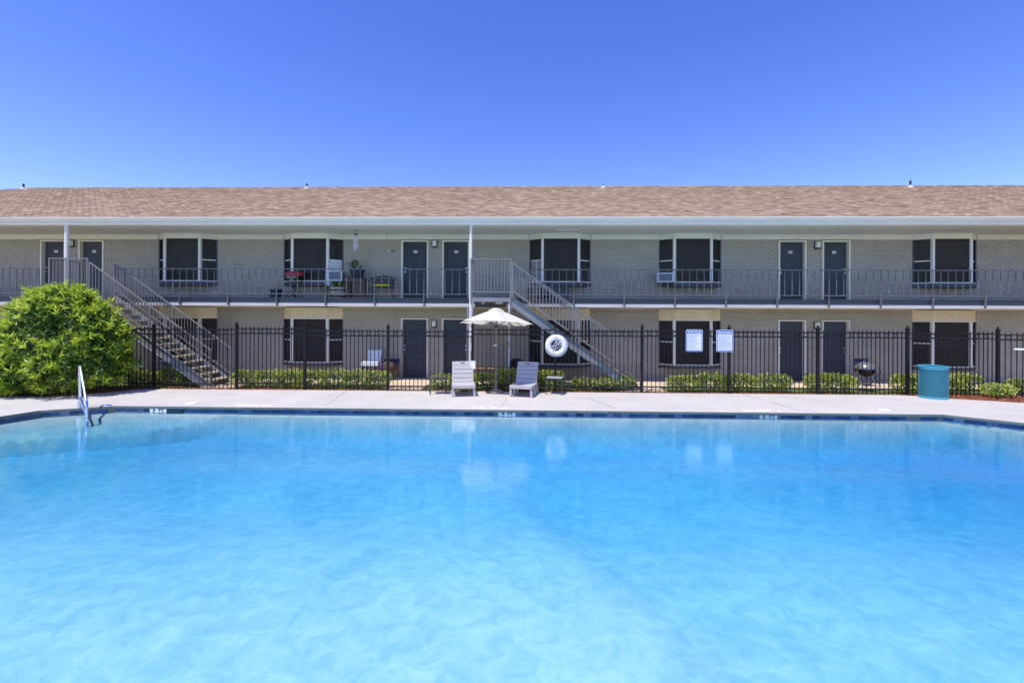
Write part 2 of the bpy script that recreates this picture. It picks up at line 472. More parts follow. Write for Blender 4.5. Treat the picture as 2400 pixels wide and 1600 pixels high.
def plaster_mat():
    m = bpy.data.materials.new('pool_plaster'); m.use_nodes = True
    n, l = m.node_tree.nodes, m.node_tree.links
    b = n['Principled BSDF']; b.inputs['Roughness'].default_value = 0.8
    g = n.new('ShaderNodeNewGeometry')
    nz = n.new('ShaderNodeTexNoise'); nz.inputs['Scale'].default_value = 4.2; nz.inputs['Detail'].default_value = 8; nz.inputs['Roughness'].default_value = 0.7; nz.inputs['Distortion'].default_value = 0.6
    l.new(g.outputs['Position'], nz.inputs['Vector'])
    n2 = n.new('ShaderNodeTexNoise'); n2.inputs['Scale'].default_value = 0.42; n2.inputs['Detail'].default_value = 3; n2.inputs['Distortion'].default_value = 0.6
    l.new(g.outputs['Position'], n2.inputs['Vector'])
    a = n.new('ShaderNodeMath'); a.operation = 'MULTIPLY_ADD'; a.inputs[1].default_value = 0.70
    l.new(nz.outputs['Fac'], a.inputs[0]); 
    sc = n.new('ShaderNodeMath'); sc.operation = 'MULTIPLY'; sc.inputs[1].default_value = 0.30; l.new(n2.outputs['Fac'], sc.inputs[0])
    l.new(sc.outputs[0], a.inputs[2])
    rp = n.new('ShaderNodeValToRGB')
    rp.color_ramp.elements[0].position = 0.38; rp.color_ramp.elements[0].color = (0.42, 0.60, 0.72, 1)
    rp.color_ramp.elements[1].position = 0.60; rp.color_ramp.elements[1].color = (0.70, 0.78, 0.85, 1)
    l.new(a.outputs[0], rp.inputs['Fac']); l.new(rp.outputs[0], b.inputs['Base Color'])
    return m
M['plaster'] = plaster_mat()
M['wall_plaster'] = mat('wall_plaster', (0.34, 0.66, 0.80), 0.8, noise=(3, 0.1))

def floor_z(x, y):
    """Floor falls gently from left to right, with a short steeper break right of the middle."""
    d = 0.52 + 0.07 * min(1, max(0, (x + 10.5) / 11.0))
    s = x - (0.45 + (5.3 - y) * 0.387)
    t = min(1, max(0, s / 0.75)); t = t * t * (3 - 2 * t)
    d = d + 0.085 * t - 0.05 * max(0, min(1, (s - 0.75) / 4)) + 0.10 * max(0, min(1, (x - 3) / 7))
    k = min(1, max(0, (y - 3.5) / 3.5)); d *= 0.84 + 0.42 * k * k * (3 - 2 * k)
    e = 99.0                                    # coved foot of the walls
    for i in range(len(POOL)):
        a, b = POOL[i], POOL[(i + 1) % len(POOL)]; L = math.hypot(b[0] - a[0], b[1] - a[1])
        e = min(e, ((b[1] - a[1]) * (x - a[0]) - (b[0] - a[0]) * (y - a[1])) / L)
    a, b = POOL[6], POOL[0]; L = math.hypot(b[0] - a[0], b[1] - a[1])     # entry steps along the cut corner
    q = ((b[1] - a[1]) * (x - a[0]) - (b[0] - a[0]) * (y - a[1])) / L
    if q < 1.3:
        st = 0.20
        for lim in (0.42, 0.84, 1.2): st += 0.095 * min(1, max(0, (q - lim) / 0.10))
        d = min(d, st)
    u = min(1, max(0, (e - 0.02) / 0.55)); u = 1 - (1 - u) ** 2.2
    return -(0.17 + (d - 0.17) * u)

def inside(poly, x, y):
    c = False; n = len(poly)
    for i in range(n):
        (x0, y0), (x1, y1) = poly[i], poly[i - 1]
        if (y0 > y) != (y1 > y) and x < (x1 - x0) * (y - y0) / (y1 - y0) + x0: c = not c
    return c

basin = MB()
nx, ny = 200, 90
gx = np.linspace(-12.3, 14.0, nx); gy = np.linspace(0.3, 10.9, ny)
basin.add([(x, y, floor_z(x, y)) for y in gy for x in gx],
          [(j * nx + i, j * nx + i + 1, (j + 1) * nx + i + 1, (j + 1) * nx + i) for j in range(ny - 1) for i in range(nx - 1)])
basin_o = basin.build('pool_basin', 'plaster', smooth=True)
tag(basin_o, kind='structure')
wall_poly = inset(POOL, 0.045)
w_ = MB(); n = len(wall_poly)
for i in range(n):
    a, b = wall_poly[i], wall_poly[(i + 1) % n]
    w_.quad((a[0], a[1], -0.135), (b[0], b[1], -0.135), (b[0], b[1], -2.0), (a[0], a[1], -2.0))
w_.build('basin_wall', 'wall_plaster', basin_o)
# bond beam behind the tiles
w_ = MB(); bp = inset(POOL, 0.052)
for i in range(n):
    a, b = bp[i], bp[(i + 1) % n]
    w_.quad((a[0], a[1], -0.03), (b[0], b[1], -0.03), (b[0], b[1], -0.142), (a[0], a[1], -0.142))
w_.build('grout_band', 'joint', basin_o)

# coping nose: rounded lip along each pool edge
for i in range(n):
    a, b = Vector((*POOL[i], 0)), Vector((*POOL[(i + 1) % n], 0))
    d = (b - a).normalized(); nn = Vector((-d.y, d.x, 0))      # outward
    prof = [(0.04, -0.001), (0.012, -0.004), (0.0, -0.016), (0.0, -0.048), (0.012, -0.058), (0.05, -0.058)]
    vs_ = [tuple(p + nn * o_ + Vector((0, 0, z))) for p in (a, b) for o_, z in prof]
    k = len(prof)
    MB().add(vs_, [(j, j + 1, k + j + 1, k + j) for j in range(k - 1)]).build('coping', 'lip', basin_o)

# waterline tiles, one object each along the edges that face the camera
T = 0.172
tile_me = box(0.002, T - 0.002, 0, 0.008, -0.14, -0.059).mesh('tile', 'tile')
markers = [(-8.745, '3'), (-0.548, '4'), (5.391, '5')]
gaps = [(-8.38, -8.0), (8.55, 8.95)]         # skimmer mouths in the far wall
for i, (a, b) in enumerate([(POOL[0], POOL[1]), (POOL[1], POOL[2]), (POOL[6], POOL[0]), (POOL[5], POOL[6])]):
    a, b = Vector((*a, 0)), Vector((*b, 0)); d = (b - a); L = d.length; d.normalize()
    nn = Vector((-d.y, d.x, 0)); ang = math.atan2(d.y, d.x)
    for k in range(int(L / T)):
        p = a + d * (k * T) + nn * 0.040
        xm = p.x + T / 2
        if i == 0:
            if any(m0 - 0.09 < xm < m0 + 0.42 for m0, _ in markers) or any(g0 < xm < g1 for g0, g1 in gaps): continue
        inst('tile', tile_me, basin_o, (p.x, p.y, random.uniform(-0.001, 0.001)), (0, 0, ang))
for m0, dig in markers:
    k = box(m0 - 0.02, m0 + 0.375, 10.475, 10.490, -0.15, -0.058).build('depth_marker', 'tile_white', basin_o)
    for x, t in ((m0 + 0.08, dig), (m0 + 0.255, 'FT')):
        tm = text_mb(t, 0.082, bold=0.003)
        tm.v = [(x + q[0] * (1.7 if t != 'FT' else 1.5), 10.4715, -0.0905 + q[1] * 0.85) for q in tm.v]
        tm.build('numeral', 'black', k)
for g0, g1 in gaps:
    mo = MB().box(g0, g1, 10.486, 10.49, -0.2, -0.06)
    mo.build('skimmer_mouth', 'teal_dark', basin_o)

# ---- water
def water_mat():
    m = bpy.data.materials.new('pool_water'); m.use_nodes = True
    n, l = m.node_tree.nodes, m.node_tree.links
    n.remove(n['Principled BSDF']); out = n['Material Output']
    g = n.new('ShaderNodeNewGeometry')
    mp = n.new('ShaderNodeMapping'); mp.inputs['Scale'].default_value = (0.40, 1.9, 1.0); l.new(g.outputs['Position'], mp.inputs['Vector'])
    n1 = n.new('ShaderNodeTexNoise'); n1.inputs['Scale'].default_value = 4.5; n1.inputs['Detail'].default_value = 6; n1.inputs['Roughness'].default_value = 0.62; n1.inputs['Distortion'].default_value = 0.5
    l.new(mp.outputs[0], n1.inputs['Vector'])
    n2 = n.new('ShaderNodeTexNoise'); n2.inputs['Scale'].default_value = 0.55; n2.inputs['Detail'].default_value = 2
    l.new(mp.outputs[0], n2.inputs['Vector'])
    ad = n.new('ShaderNodeMath'); ad.operation = 'MULTIPLY_ADD'; ad.inputs[1].default_value = 2.2
    l.new(n2.outputs['Fac'], ad.inputs[0]); l.new(n1.outputs['Fac'], ad.inputs[2])
    bp = n.new('ShaderNodeBump'); bp.inputs['Strength'].default_value = 0.5; bp.inputs['Distance'].default_value = 0.0042
    l.new(ad.outputs[0], bp.inputs['Height'])
    fr = n.new('ShaderNodeFresnel'); fr.inputs['IOR'].default_value = 1.42; l.new(bp.outputs[0], fr.inputs['Normal'])
    gl = n.new('ShaderNodeBsdfGlossy'); gl.inputs['Roughness'].default_value = 0.015; l.new(bp.outputs[0], gl.inputs['Normal'])
    tr = n.new('ShaderNodeBsdfTransparent')
    sc_ = n.new('ShaderNodeMath'); sc_.operation = 'MULTIPLY'; sc_.use_clamp = True; sc_.inputs[1].default_value = 1.45; l.new(fr.outputs[0], sc_.inputs[0])
    mx = n.new('ShaderNodeMixShader'); l.new(sc_.outputs[0], mx.inputs[0]); l.new(tr.outputs[0], mx.inputs[1]); l.new(gl.outputs[0], mx.inputs[2])
    l.new(mx.outputs[0], out.inputs['Surface'])
    va = n.new('ShaderNodeVolumeAbsorption'); va.inputs['Color'].default_value = (0.0, 0.73, 0.975, 1); va.inputs['Density'].default_value = 0.80
    l.new(va.outputs[0], out.inputs['Volume'])
    m.diffuse_color = (0.2, 0.6, 0.9, 1)
    return m
M['water'] = water_mat()
wm = MB().prism(inset(POOL, 0.043), -2.6, WATER_Z)
water = wm.build('pool_water', 'water')
tag(water, kind='structure')

# ---- sidewalk along the building and the path to the middle doors
side = MB().box(-40, 40, 14.02, 15.39, -0.1, 0.004)
side_o = side.build('sidewalk', 'concrete_tan'); tag(side_o, kind='structure')
path = MB().box(-4.1, -2.95, 13.12, 14.015, -0.1, 0.001); path_o = path.build('door_path', 'concrete_tan'); tag(path_o, kind='structure')
path2 = MB().box(2.75, 4.1, 13.12, 14.015, -0.1, 0.001); path2.build('stair_path', 'concrete_tan'); tag(bpy.data.objects['stair_path'], kind='structure')
path3 = MB().box(-9.5, -8.4, 13.12, 14.015, -0.1, 0.001); path3.build('stair_path', 'concrete_tan'); tag(bpy.data.objects['stair_path.001'], kind='structure')

# ---- mulch beds between deck and lawn
dx = [p[0] for p in DECK[:20]]; dy = [p[1] for p in DECK[:20]]
def edge_y(x): return float(np.interp(x, dx, dy))
mm = MB(); xs = np.linspace(-18, 19, 371); rows = 9
vs_ = []
for x in xs:
    y0 = edge_y(x) + 0.002; y1 = 13.15
    for r in range(rows):
        t = r / (rows - 1)
        h = 0.0 if r in (0, rows - 1) else random.uniform(-0.006, 0.022)
        vs_.append((x, y0 + (y1 - y0) * t, -0.022 + h))
mm.add(vs_, [(i * rows + r, (i + 1) * rows + r, (i + 1) * rows + r + 1, i * rows + r + 1) for i in range(len(xs) - 1) for r in range(rows - 1)])
mulch = mm.build('mulch_bed', 'mulch'); tag(mulch, kind='structure')
cm = MB()
for i in range(5200):
    x = random.uniform(-15, 15.5) if i % 2 else random.choice([random.uniform(-14.5, -10), random.uniform(10.5, 15)])
    y0 = edge_y(x) + 0.02; y = random.uniform(y0, 13.1)
    a = random.uniform(0, 3.14); L_ = random.uniform(0.015, 0.05); w = random.uniform(0.004, 0.012); z = random.uniform(-0.015, 0.012)
    c, s_ = math.cos(a), math.sin(a); t = random.uniform(-0.012, 0.018)
    cm.add([(x - c * L_ + s_ * w, y - s_ * L_ - c * w, z), (x + c * L_ + s_ * w, y + s_ * L_ - c * w, z + t), (x + c * L_ - s_ * w, y + s_ * L_ + c * w, z + t + .004), (x - c * L_ - s_ * w, y - s_ * L_ + c * w, z + .004)], [(0, 1, 2, 3)])
tag(cm.build('mulch_chips', 'chip', mulch), kind='stuff')

# ---- lawn strip
N = 26000
gxp = rng.uniform(-17, 18, N); gyp = rng.uniform(13.13, 14.0, N)
keep = ~(((gxp > -4.12) & (gxp < -2.93)) | ((gxp > 2.73) & (gxp < 4.12)) | ((gxp > -9.52) & (gxp < -8.38)))
gxp, gyp = gxp[keep], gyp[keep]; N = len(gxp)
ga = rng.uniform(0, 2 * np.pi, N); gh = rng.uniform(0.025, 0.065, N); gl = rng.uniform(0.0, 0.03, N)
gv = np.empty((N, 3, 3))
gv[:, 0] = np.c_[gxp - 0.004 * np.cos(ga), gyp - 0.004 * np.sin(ga), np.full(N, -0.035)]
gv[:, 1] = np.c_[gxp + 0.004 * np.cos(ga), gyp + 0.004 * np.sin(ga), np.full(N, -0.035)]
gv[:, 2] = np.c_[gxp + gl * np.sin(ga), gyp + gl * np.cos(ga), -0.035 + gh]
def np_mesh(name, verts, per, faces, m):
    """Mesh of many identical small pieces: verts (N, per, 3)."""
    n_ = len(verts); me = bpy.data.meshes.new(name)
    f = np.array(faces)
    allf = (f[None] + (np.arange(n_) * per)[:, None, None]).reshape(-1, f.shape[1])
    me.vertices.add(n_ * per); me.vertices.foreach_set('co', verts.reshape(-1).astype(np.float32))
    k = f.shape[1]; nf = len(allf)
    me.loops.add(nf * k); me.loops.foreach_set('vertex_index', allf.reshape(-1).astype(np.int32))
    me.polygons.add(nf); me.polygons.foreach_set('loop_start', (np.arange(nf) * k).astype(np.int32))
    me.update(calc_edges=True); me.validate()
    me.materials.append(M[m])
    return me
lawn = inst('lawn', np_mesh('lawn', gv, 3, [(0, 1, 2)], 'grass'))
tag(lawn, 'short sunlit grass between the mulch and the walkway', 'grass', kind='stuff')

# ================================================================== APARTMENT BUILDING
WY = 15.40                     # wall plane
FL2 = 2.65                     # upper floor level
BY = 14.20                     # balcony edge
BAYS = [-11.55, -7.18, 1.22, 5.56, 13.88, -19.95, 18.3]
DOORS = [(-16.72, -15.93), (-15.36, -14.57), (-4.115, -3.288), (-2.716, -1.893), (8.53, 9.34), (9.965, 10.775)]
XL, XR = -24.0, 24.0           # wall ends (out of frame)

bld = thing('apartment_building', 'long two-storey grey painted brick apartment building with brown shingle roof and upper walkway', 'building', (0, 15.4, 0))

# ---- wall with openings
def openings(floor):
    ops = []
    for c in BAYS: ops.append((c - 1.02, c + 1.02) + ((3.11, 4.70) if floor else (0.41, 2.40)))
    for x0, x1 in DOORS: ops.append((x0 - 0.055, x1 + 0.055) + ((FL2, 4.70) if floor else (0.0, 2.04)))
    return ops
FLOORS = [(0.0, 2.40), (FL2, 4.86)]
wall = MB()
for fl, (z0, z1) in enumerate(FLOORS):
    ops = openings(fl)
    xs = sorted({XL, XR} | {o[0] for o in ops} | {o[1] for o in ops})
    for a, b in zip(xs[:-1], xs[1:]):
        o = [q for q in ops if q[0] <= a + 1e-6 and q[1] >= b - 1e-6]
        if not o: wall.box(a, b, WY, WY + 0.16, z0, z1)
        else:
            if o[0][2] > z0 + 1e-3: wall.box(a, b, WY, WY + 0.16, z0, o[0][2])
            if o[0][3] < z1 - 1e-3: wall.box(a, b, WY, WY + 0.16, o[0][3], z1)
wall.box(XL, XR, 25.6, 25.8, 0, 4.86).box(XL - 0.2, XL, WY, 25.8, 0, 4.86).box(XR, XR + 0.2, WY, 25.8, 0, 4.86)
wall_o = wall.build('wall', 'mortar', bld)
box(XL, XR, 17.6, 17.7, 0, 4.86).build('inner_wall', 'room', bld)

# ---- bricks: every brick is a shallow block proud of the mortar
PB, PH = 0.256, 0.0685
bricks = []                    # (x0, x1, z0, z1)
for fl, (z0, z1) in enumerate(FLOORS):
    ops = openings(fl)
    top = 4.70 if fl else 2.265
    k = 0; z = z0
    while z + PH <= top + 0.02:
        off = PB / 2 if k % 2 else 0
        x = -18.6 + off
        while x < 18.9:
            a, b, za, zb = x + 0.005, x + PB - 0.005, z + 0.005, min(z + PH - 0.005, top)
            for o in ops:
                if o[2] < zb - 0.004 and o[3] > za + 0.004:
                    if a < o[0] < b: 
                        if o[0] - a > 0.04: bricks.append((a, o[0] - 0.004, za, zb))
                        if b - o[1] > 0.04: bricks.append((o[1] + 0.004, b, za, zb))
                        a = b
                    elif a < o[1] < b: a = o[1] + 0.004
                    elif o[0] <= a and b <= o[1]: a = b
            if b - a > 0.03: bricks.append((a, b, za, zb))
            x += PB
        z += PH; k += 1
    if fl == 0:                # soldier course under the walkway
        x = -18.6
        while x < 18.9:
            a, b = x + 0.004, x + PH - 0.004
            if not any(o[0] < b and o[1] > a and o[3] > 2.3 for o in ops): bricks.append((a, b, 2.272, 2.395))
            x += PH
full = [q for q in bricks if abs(q[1] - q[0] - (PB - 0.01)) < 1e-6]
full.sort(key=lambda q: ((q[0] + q[1]) / 2 - 0.4) ** 2 + ((q[2] + q[3]) / 2 - 2.25) ** 2)
single = set(full[:300])
def brick_mb(a, b, z0, z1, y, mb):
    p = 0.004
    return mb.add([(a, WY, z0), (b, WY, z0), (b, WY, z1), (a, WY, z1), (a + p, y, z0 + p), (b - p, y, z0 + p), (b - p, y, z1 - p), (a + p, y, z1 - p)],
                  [(4, 5, 6, 7), (0, 1, 5, 4), (1, 2, 6, 5), (2, 3, 7, 6), (3, 0, 4, 7)])
fb = MB()
for q in bricks:
    if q not in single: brick_mb(*q, WY - 0.012 + random.uniform(-0.003, 0.003), fb)
me = bpy.data.meshes.new('brick_field'); off = woff(wall_o)
me.from_pydata([(x - off.x, y - off.y, z - off.z) for x, y, z in fb.v], [], fb.f); me.materials.append(M['brick_field'])
tag(inst('brick_field', me, wall_o), kind='stuff')
tmp = MB(); brick_mb(0, PB - 0.01, 0, PH - 0.01, WY - 0.012, tmp)
bme = bpy.data.meshes.new('brick'); bme.from_pydata([(x, y - WY, z) for x, y, z in tmp.v], [], tmp.f); bme.materials.append(M['brick'])
for q in single:
    inst('brick', bme, wall_o, (q[0], random.uniform(-0.003, 0.003), q[2]))

# ---- trim: frieze board, soffit, fascia, gutter
EY = 13.66                     # fascia plane
frieze = MB()
def bay_plan(c, grow=0.0):
    return [(c - 1.02 - grow, WY), (c - 0.60 - grow * 0.8, WY - 0.30 - grow), (c + 0.60 + grow * 0.8, WY - 0.30 - grow), (c + 1.02 + grow, WY)]
xs = XL
for c in sorted(BAYS):
    frieze.box(xs, c - 1.05, WY - 0.035, WY + 0.02, 4.70, 4.86); xs = c + 1.05
frieze.box(xs, XR, WY - 0.035, WY + 0.02, 4.70, 4.86)
frieze.build('frieze_board', 'cream', bld)
sof = MB().box(XL - 0.5, XR + 0.5, EY + 0.02, WY + 0.16, 4.86, 4.90)
sof_o = sof.build('soffit', 'soffit', bld)
for x in np.arange(-23.0, 23.5, 2.44):      # butt joints between the soffit boards
    box(x - 0.02, x + 0.02, EY + 0.03, WY - 0.04, 4.853, 4.860).build('joint_strip', 'soffit', sof_o)
hatch = MB().box(1.0, 1.8, 14.42, 14.46, 4.838, 4.86).box(1.0, 1.8, 14.96, 15.0, 4.838, 4.86).box(1.0, 1.04, 14.46, 14.96, 4.838, 4.86).box(1.76, 1.8, 14.46, 14.96, 4.838, 4.86)
hatch.build('attic_hatch', 'cream', bld)
box(XL - 0.5, XR + 0.5, EY - 0.005, EY + 0.02, 4.875, 5.03).build('fascia', 'white_trim', bld)
gp = [(EY - 0.008, 4.955), (EY - 0.055, 4.957), (EY - 0.075, 4.985), (EY - 0.078, 5.02), (EY - 0.105, 5.055), (EY - 0.107, 5.08), (EY - 0.095, 5.083), (EY - 0.090, 5.06), (EY - 0.008, 5.06)]
gm = MB(); k = len(gp)
gm.add([(x, y, z) for x in (XL - 0.5, XR + 0.5) for y, z in gp], [(j, (j + 1) % k, k + (j + 1) % k, k + j) for j in range(k)])
gut = gm.build('gutter', 'gutter', bld)
for x in np.arange(-21.5, 23, 3.05):        # slip joints
    j = MB(); xx = x + random.uniform(-.2, .2)
    j.add([(x_, y - 0.003, z - 0.002) for x_ in (xx, xx + 0.06) for y, z in gp[:7]], [(q, q + 1, 7 + q + 1, 7 + q) for q in range(6)])
    j.build('slip_joint', 'gutter', gut)

# ---- roof
RY0, RZ0, RSL = 13.60, 5.075, 0.40
RY1 = 20.9; RZ1 = RZ0 + (RY1 - RY0) * RSL
HX = -23.4                     # ridge end at the left
roof = MB()
roof.add([(HX, RY1, RZ1), (30, RY1, RZ1), (30, RY0, RZ0), (HX - 7.3, RY0, RZ0), (30, 2 * RY1 - RY0, RZ0), (HX - 7.3, 2 * RY1 - RY0, RZ0)],
         [(0, 3, 2, 1), (0, 1, 4, 5), (0, 5, 3)])
roof_o = roof.build('roof', 'roof_felt', bld)
sl = math.sqrt(1 + RSL * RSL); EXP = 0.128; TAB = 0.235
def tab_pts(x0, x1, y, lift):
    """One shingle tab: a thin wedge lying on the slope, butt edge towards the eave."""
    y1 = y + 0.20; z0 = RZ0 + (y - RY0) * RSL; z1 = RZ0 + (y1 - RY0) * RSL
    return ([(x0, y, z0 + 0.002), (x1, y, z0 + 0.002), (x0, y, z0 + lift), (x1, y, z0 + lift), (x0, y1, z1 + 0.004), (x1, y1, z1 + 0.004)],
            [(0, 1, 3, 2), (2, 3, 5, 4), (0, 2, 4), (1, 5, 3)])
tabs = []
r = 0; y = RY0 - 0.03
while y < RY1 - 0.06:
    x = -25.5 + (r % 2) * TAB / 2 + random.uniform(-0.03, 0.03)
    hx = HX - (RY1 - y) 
    while x < 24.5:
        if x > hx: tabs.append((x + 0.004, x + TAB - 0.004, y + random.uniform(-0.012, 0.012), random.uniform(0.014, 0.030)))
        x += TAB
    y += EXP / sl; r += 1
near = sorted(range(len(tabs)), key=lambda i: (round((tabs[i][2] - RY0) / 0.119), abs(tabs[i][0])))[:300]
near = set(near); sm = MB()
vs_, fs = tab_pts(0, TAB - 0.008, RY0, 0.022)
tme = bpy.data.meshes.new('shingle'); tme.from_pydata([(a, b - RY0, c - RZ0) for a, b, c in vs_], [], fs); tme.materials.append(M['shingle_one'])
off = woff(roof_o)
for i, t in enumerate(tabs):
    if i in near: inst('shingle', tme, roof_o, (t[0] - off.x, t[2] - off.y, RZ0 + (t[2] - RY0) * RSL - off.z))
    else: sm.add(*tab_pts(*t))
me = bpy.data.meshes.new('shingle_field'); me.from_pydata([(a - off.x, b - off.y, c - off.z) for a, b, c in sm.v], [], sm.f); me.materials.append(M['shingle'])
tag(inst('shingle_field', me, roof_o), kind='stuff')
cap = MB(); x = HX - 0.1
while x < 25:
    l_ = 0.018 + random.uniform(0, 0.012)
    cap.add([(x, RY1 - 0.15, RZ1 - 0.045), (x + 0.3, RY1 - 0.15, RZ1 - 0.05), (x, RY1, RZ1 + l_), (x + 0.3, RY1, RZ1 + 0.006), (x, RY1 + 0.15, RZ1 - 0.045), (x + 0.3, RY1 + 0.15, RZ1 - 0.05)],
            [(0, 1, 3, 2), (2, 3, 5, 4), (0, 2, 4)])
    x += 0.2
tag(cap.build('ridge_caps', 'shingle', roof_o), kind='stuff')
for x, h, up in ((-23.0, 0.20, 0.55), (-9.85, 0.16, 0.5), (3.55, 0.10, 0.42), (16.85, 0.24, 0.6)):
    yv = RY1 - up; zv = RZ0 + (yv - RY0) * RSL
    v = MB().lathe([(0.04, -0.1), (0.04, h + 0.06)], (x, yv, zv), 12).build('vent_pipe', 'pipe_dark', roof_o, smooth=True)
    MB().lathe([(0.13, -0.03), (0.12, 0.03), (0.05, 0.07), (0.043, 0.10)], (x, yv, zv), 14).build('flashing', 'flashing', v, smooth=True)

# ---- upper walkway
slab = box(XL, XR, BY + 0.11, 25.6, 2.42, FL2).build('walkway_slab', 'slate', bld)
box(XL, XR, BY + 0.13, WY, 2.405, 2.417).build('walkway_ceiling', 'cream', bld)
box(XL, XR, WY - 0.04, WY - 0.001, 2.375, 2.404).build('ceiling_trim', 'tan_siding', bld)
MB().box(XL, XR, BY + 0.0, BY + 0.11, 2.505, 2.662).box(XL, XR, BY - 0.045, BY + 0.11, 2.661, 2.672).build('edge_beam', 'slate_chip', bld)
for a, b in ((XL, -1.52), (-0.54, XR)):     # pale board under the beam
    box(a, b, BY - 0.034, BY + 0.105, 2.408, 2.503).build('underside_board', 'board_white', bld)

PX0, PSP = -10.879, 1.5535
bal_me = box(-0.0085, 0.0085, -0.0085, 0.0085, 2.80, 3.555).mesh('baluster', 'baluster')
post_me = MB().box(-0.014, 0.014, -0.02, 0.02, 2.43, 2.782).box(-0.02, 0.02, 0.0, 0.028, 2.43, 2.66).mesh('bracket', 'baluster')
def railing(x0, x1):
    r_ = MB().box(x0, x1, BY - 0.085, BY - 0.045, 3.555, 3.582).box(x0, x1, BY - 0.08, BY - 0.05, 2.782, 2.802).build('balcony_railing', 'baluster', bld)
    o = woff(r_)
    k = math.ceil((x0 - PX0) / PSP * 7)
    while PX0 + k * PSP / 7 < x1:
        x = PX0 + k * PSP / 7
        inst('baluster', bal_me, r_, (x - o.x, BY - 0.065 - o.y, -o.z))
        if k % 7 == 0: inst('bracket', post_me, r_, (x - o.x, BY - 0.067 - o.y, -o.z))
        k += 1
    for x in (x0 + 0.01, x1 - 0.01):
        if XL < x < XR: MB().box(x - 0.012, x + 0.012, BY - 0.078, BY - 0.052, 2.67, 3.56).build('end_post', 'baluster', r_)
railing(-23.5, -15.45)
railing(-12.90, -1.62)
railing(-0.30, 23.5)

# ---- round columns carrying the eave
for x, r_, ztop, zb in ((-14.14, 0.058, 4.955, 0), (-1.60, 0.045, 4.955, 0)):
    c = MB().lathe([(r_, 0.0), (r_, ztop)], (x, 13.74, 0), 16).build('column', 'white_trim', bld, smooth=True)
    MB().lathe([(r_ + 0.03, 0.0), (r_ + 0.03, 0.03), (r_ + 0.004, 0.05)], (x, 13.74, ztop - 0.05), 16).build('collar', 'white_trim', c, smooth=True)

# ---- doors
def door(x0, x1, z0, panelled, knob_left, plate, idx):
    zt = z0 + 1.975
    d = MB().box(x0, x1, 15.50, 15.545, z0 + 0.015, zt).build('door', 'door', bld)
    fr = MB().box(x0 - 0.052, x0, 15.365, 15.56, z0, zt + 0.05).box(x1, x1 + 0.052, 15.365, 15.56, z0, zt + 0.05).box(x0, x1, 15.365, 15.56, zt, zt + 0.05)
    fr.build('door_frame', 'cream' if z0 > 1 else 'white_trim', d)
    box(x0, x1, 15.42, 15.55, z0 - 0.005, z0 + 0.014).build('threshold', 'metal_dark', d)
    w = x1 - x0; m_ = w / 2 + x0
    if panelled:
        for (za, zb) in ((0.20, 0.68), (0.82, 1.42), (1.54, 1.80)):
            for (xa, xb) in ((x0 + 0.10, m_ - 0.045), (m_ + 0.045, x1 - 0.10)):
                p = MB(); y0_ = 15.4985; 
                p.add([(xa, y0_, z0 + za), (xb, y0_, z0 + za), (xb, y0_, z0 + zb), (xa, y0_, z0 + zb),
                       (xa + 0.03, y0_ - 0.012, z0 + za + 0.03), (xb - 0.03, y0_ - 0.012, z0 + za + 0.03), (xb - 0.03, y0_ - 0.012, z0 + zb - 0.03), (xa + 0.03, y0_ - 0.012, z0 + zb - 0.03)],
                      [(4, 5, 6, 7), (0, 1, 5, 4), (1, 2, 6, 5), (2, 3, 7, 6), (3, 0, 4, 7)])
                p.build('panel', 'door', d)
    kx = x0 + 0.06 if knob_left else x1 - 0.06
    for zk, r_ in ((z0 + 0.95, 0.032), (z0 + 1.08, 0.024)):
        kb = MB().lathe([(0.034, 0), (0.034, 0.008), (0.012, 0.012), (0.012, 0.03), (r_, 0.042), (r_ * 0.8, 0.062), (0.004, 0.068)], (0, 0, 0), 12)
        kb.xf(Matrix.Translation((kx, 15.50, zk)) @ Matrix.Rotation(math.radians(90), 4, 'X'))
        kb.build('knob', 'brass', d, smooth=True)
    if plate:
        pl = box(m_ - 0.065, m_ + 0.065, 15.486, 15.494, z0 + 1.60, z0 + 1.685).build('number_plate', 'plate', d)
        e = MB()
        for j in range(3): e.box(m_ - 0.04 + j * 0.03, m_ - 0.018 + j * 0.03, 15.4835, 15.4855, z0 + 1.625, z0 + 1.662)
        e.build('plate_print', 'print_grey', d)
    return d
for i, (a, b) in enumerate(DOORS):
    door(a, b, FL2, i in (2, 3), i in (0, 2, 4), True, i)
    door(a, b, 0.006, i in (2,), i in (0, 2, 4), False, i)

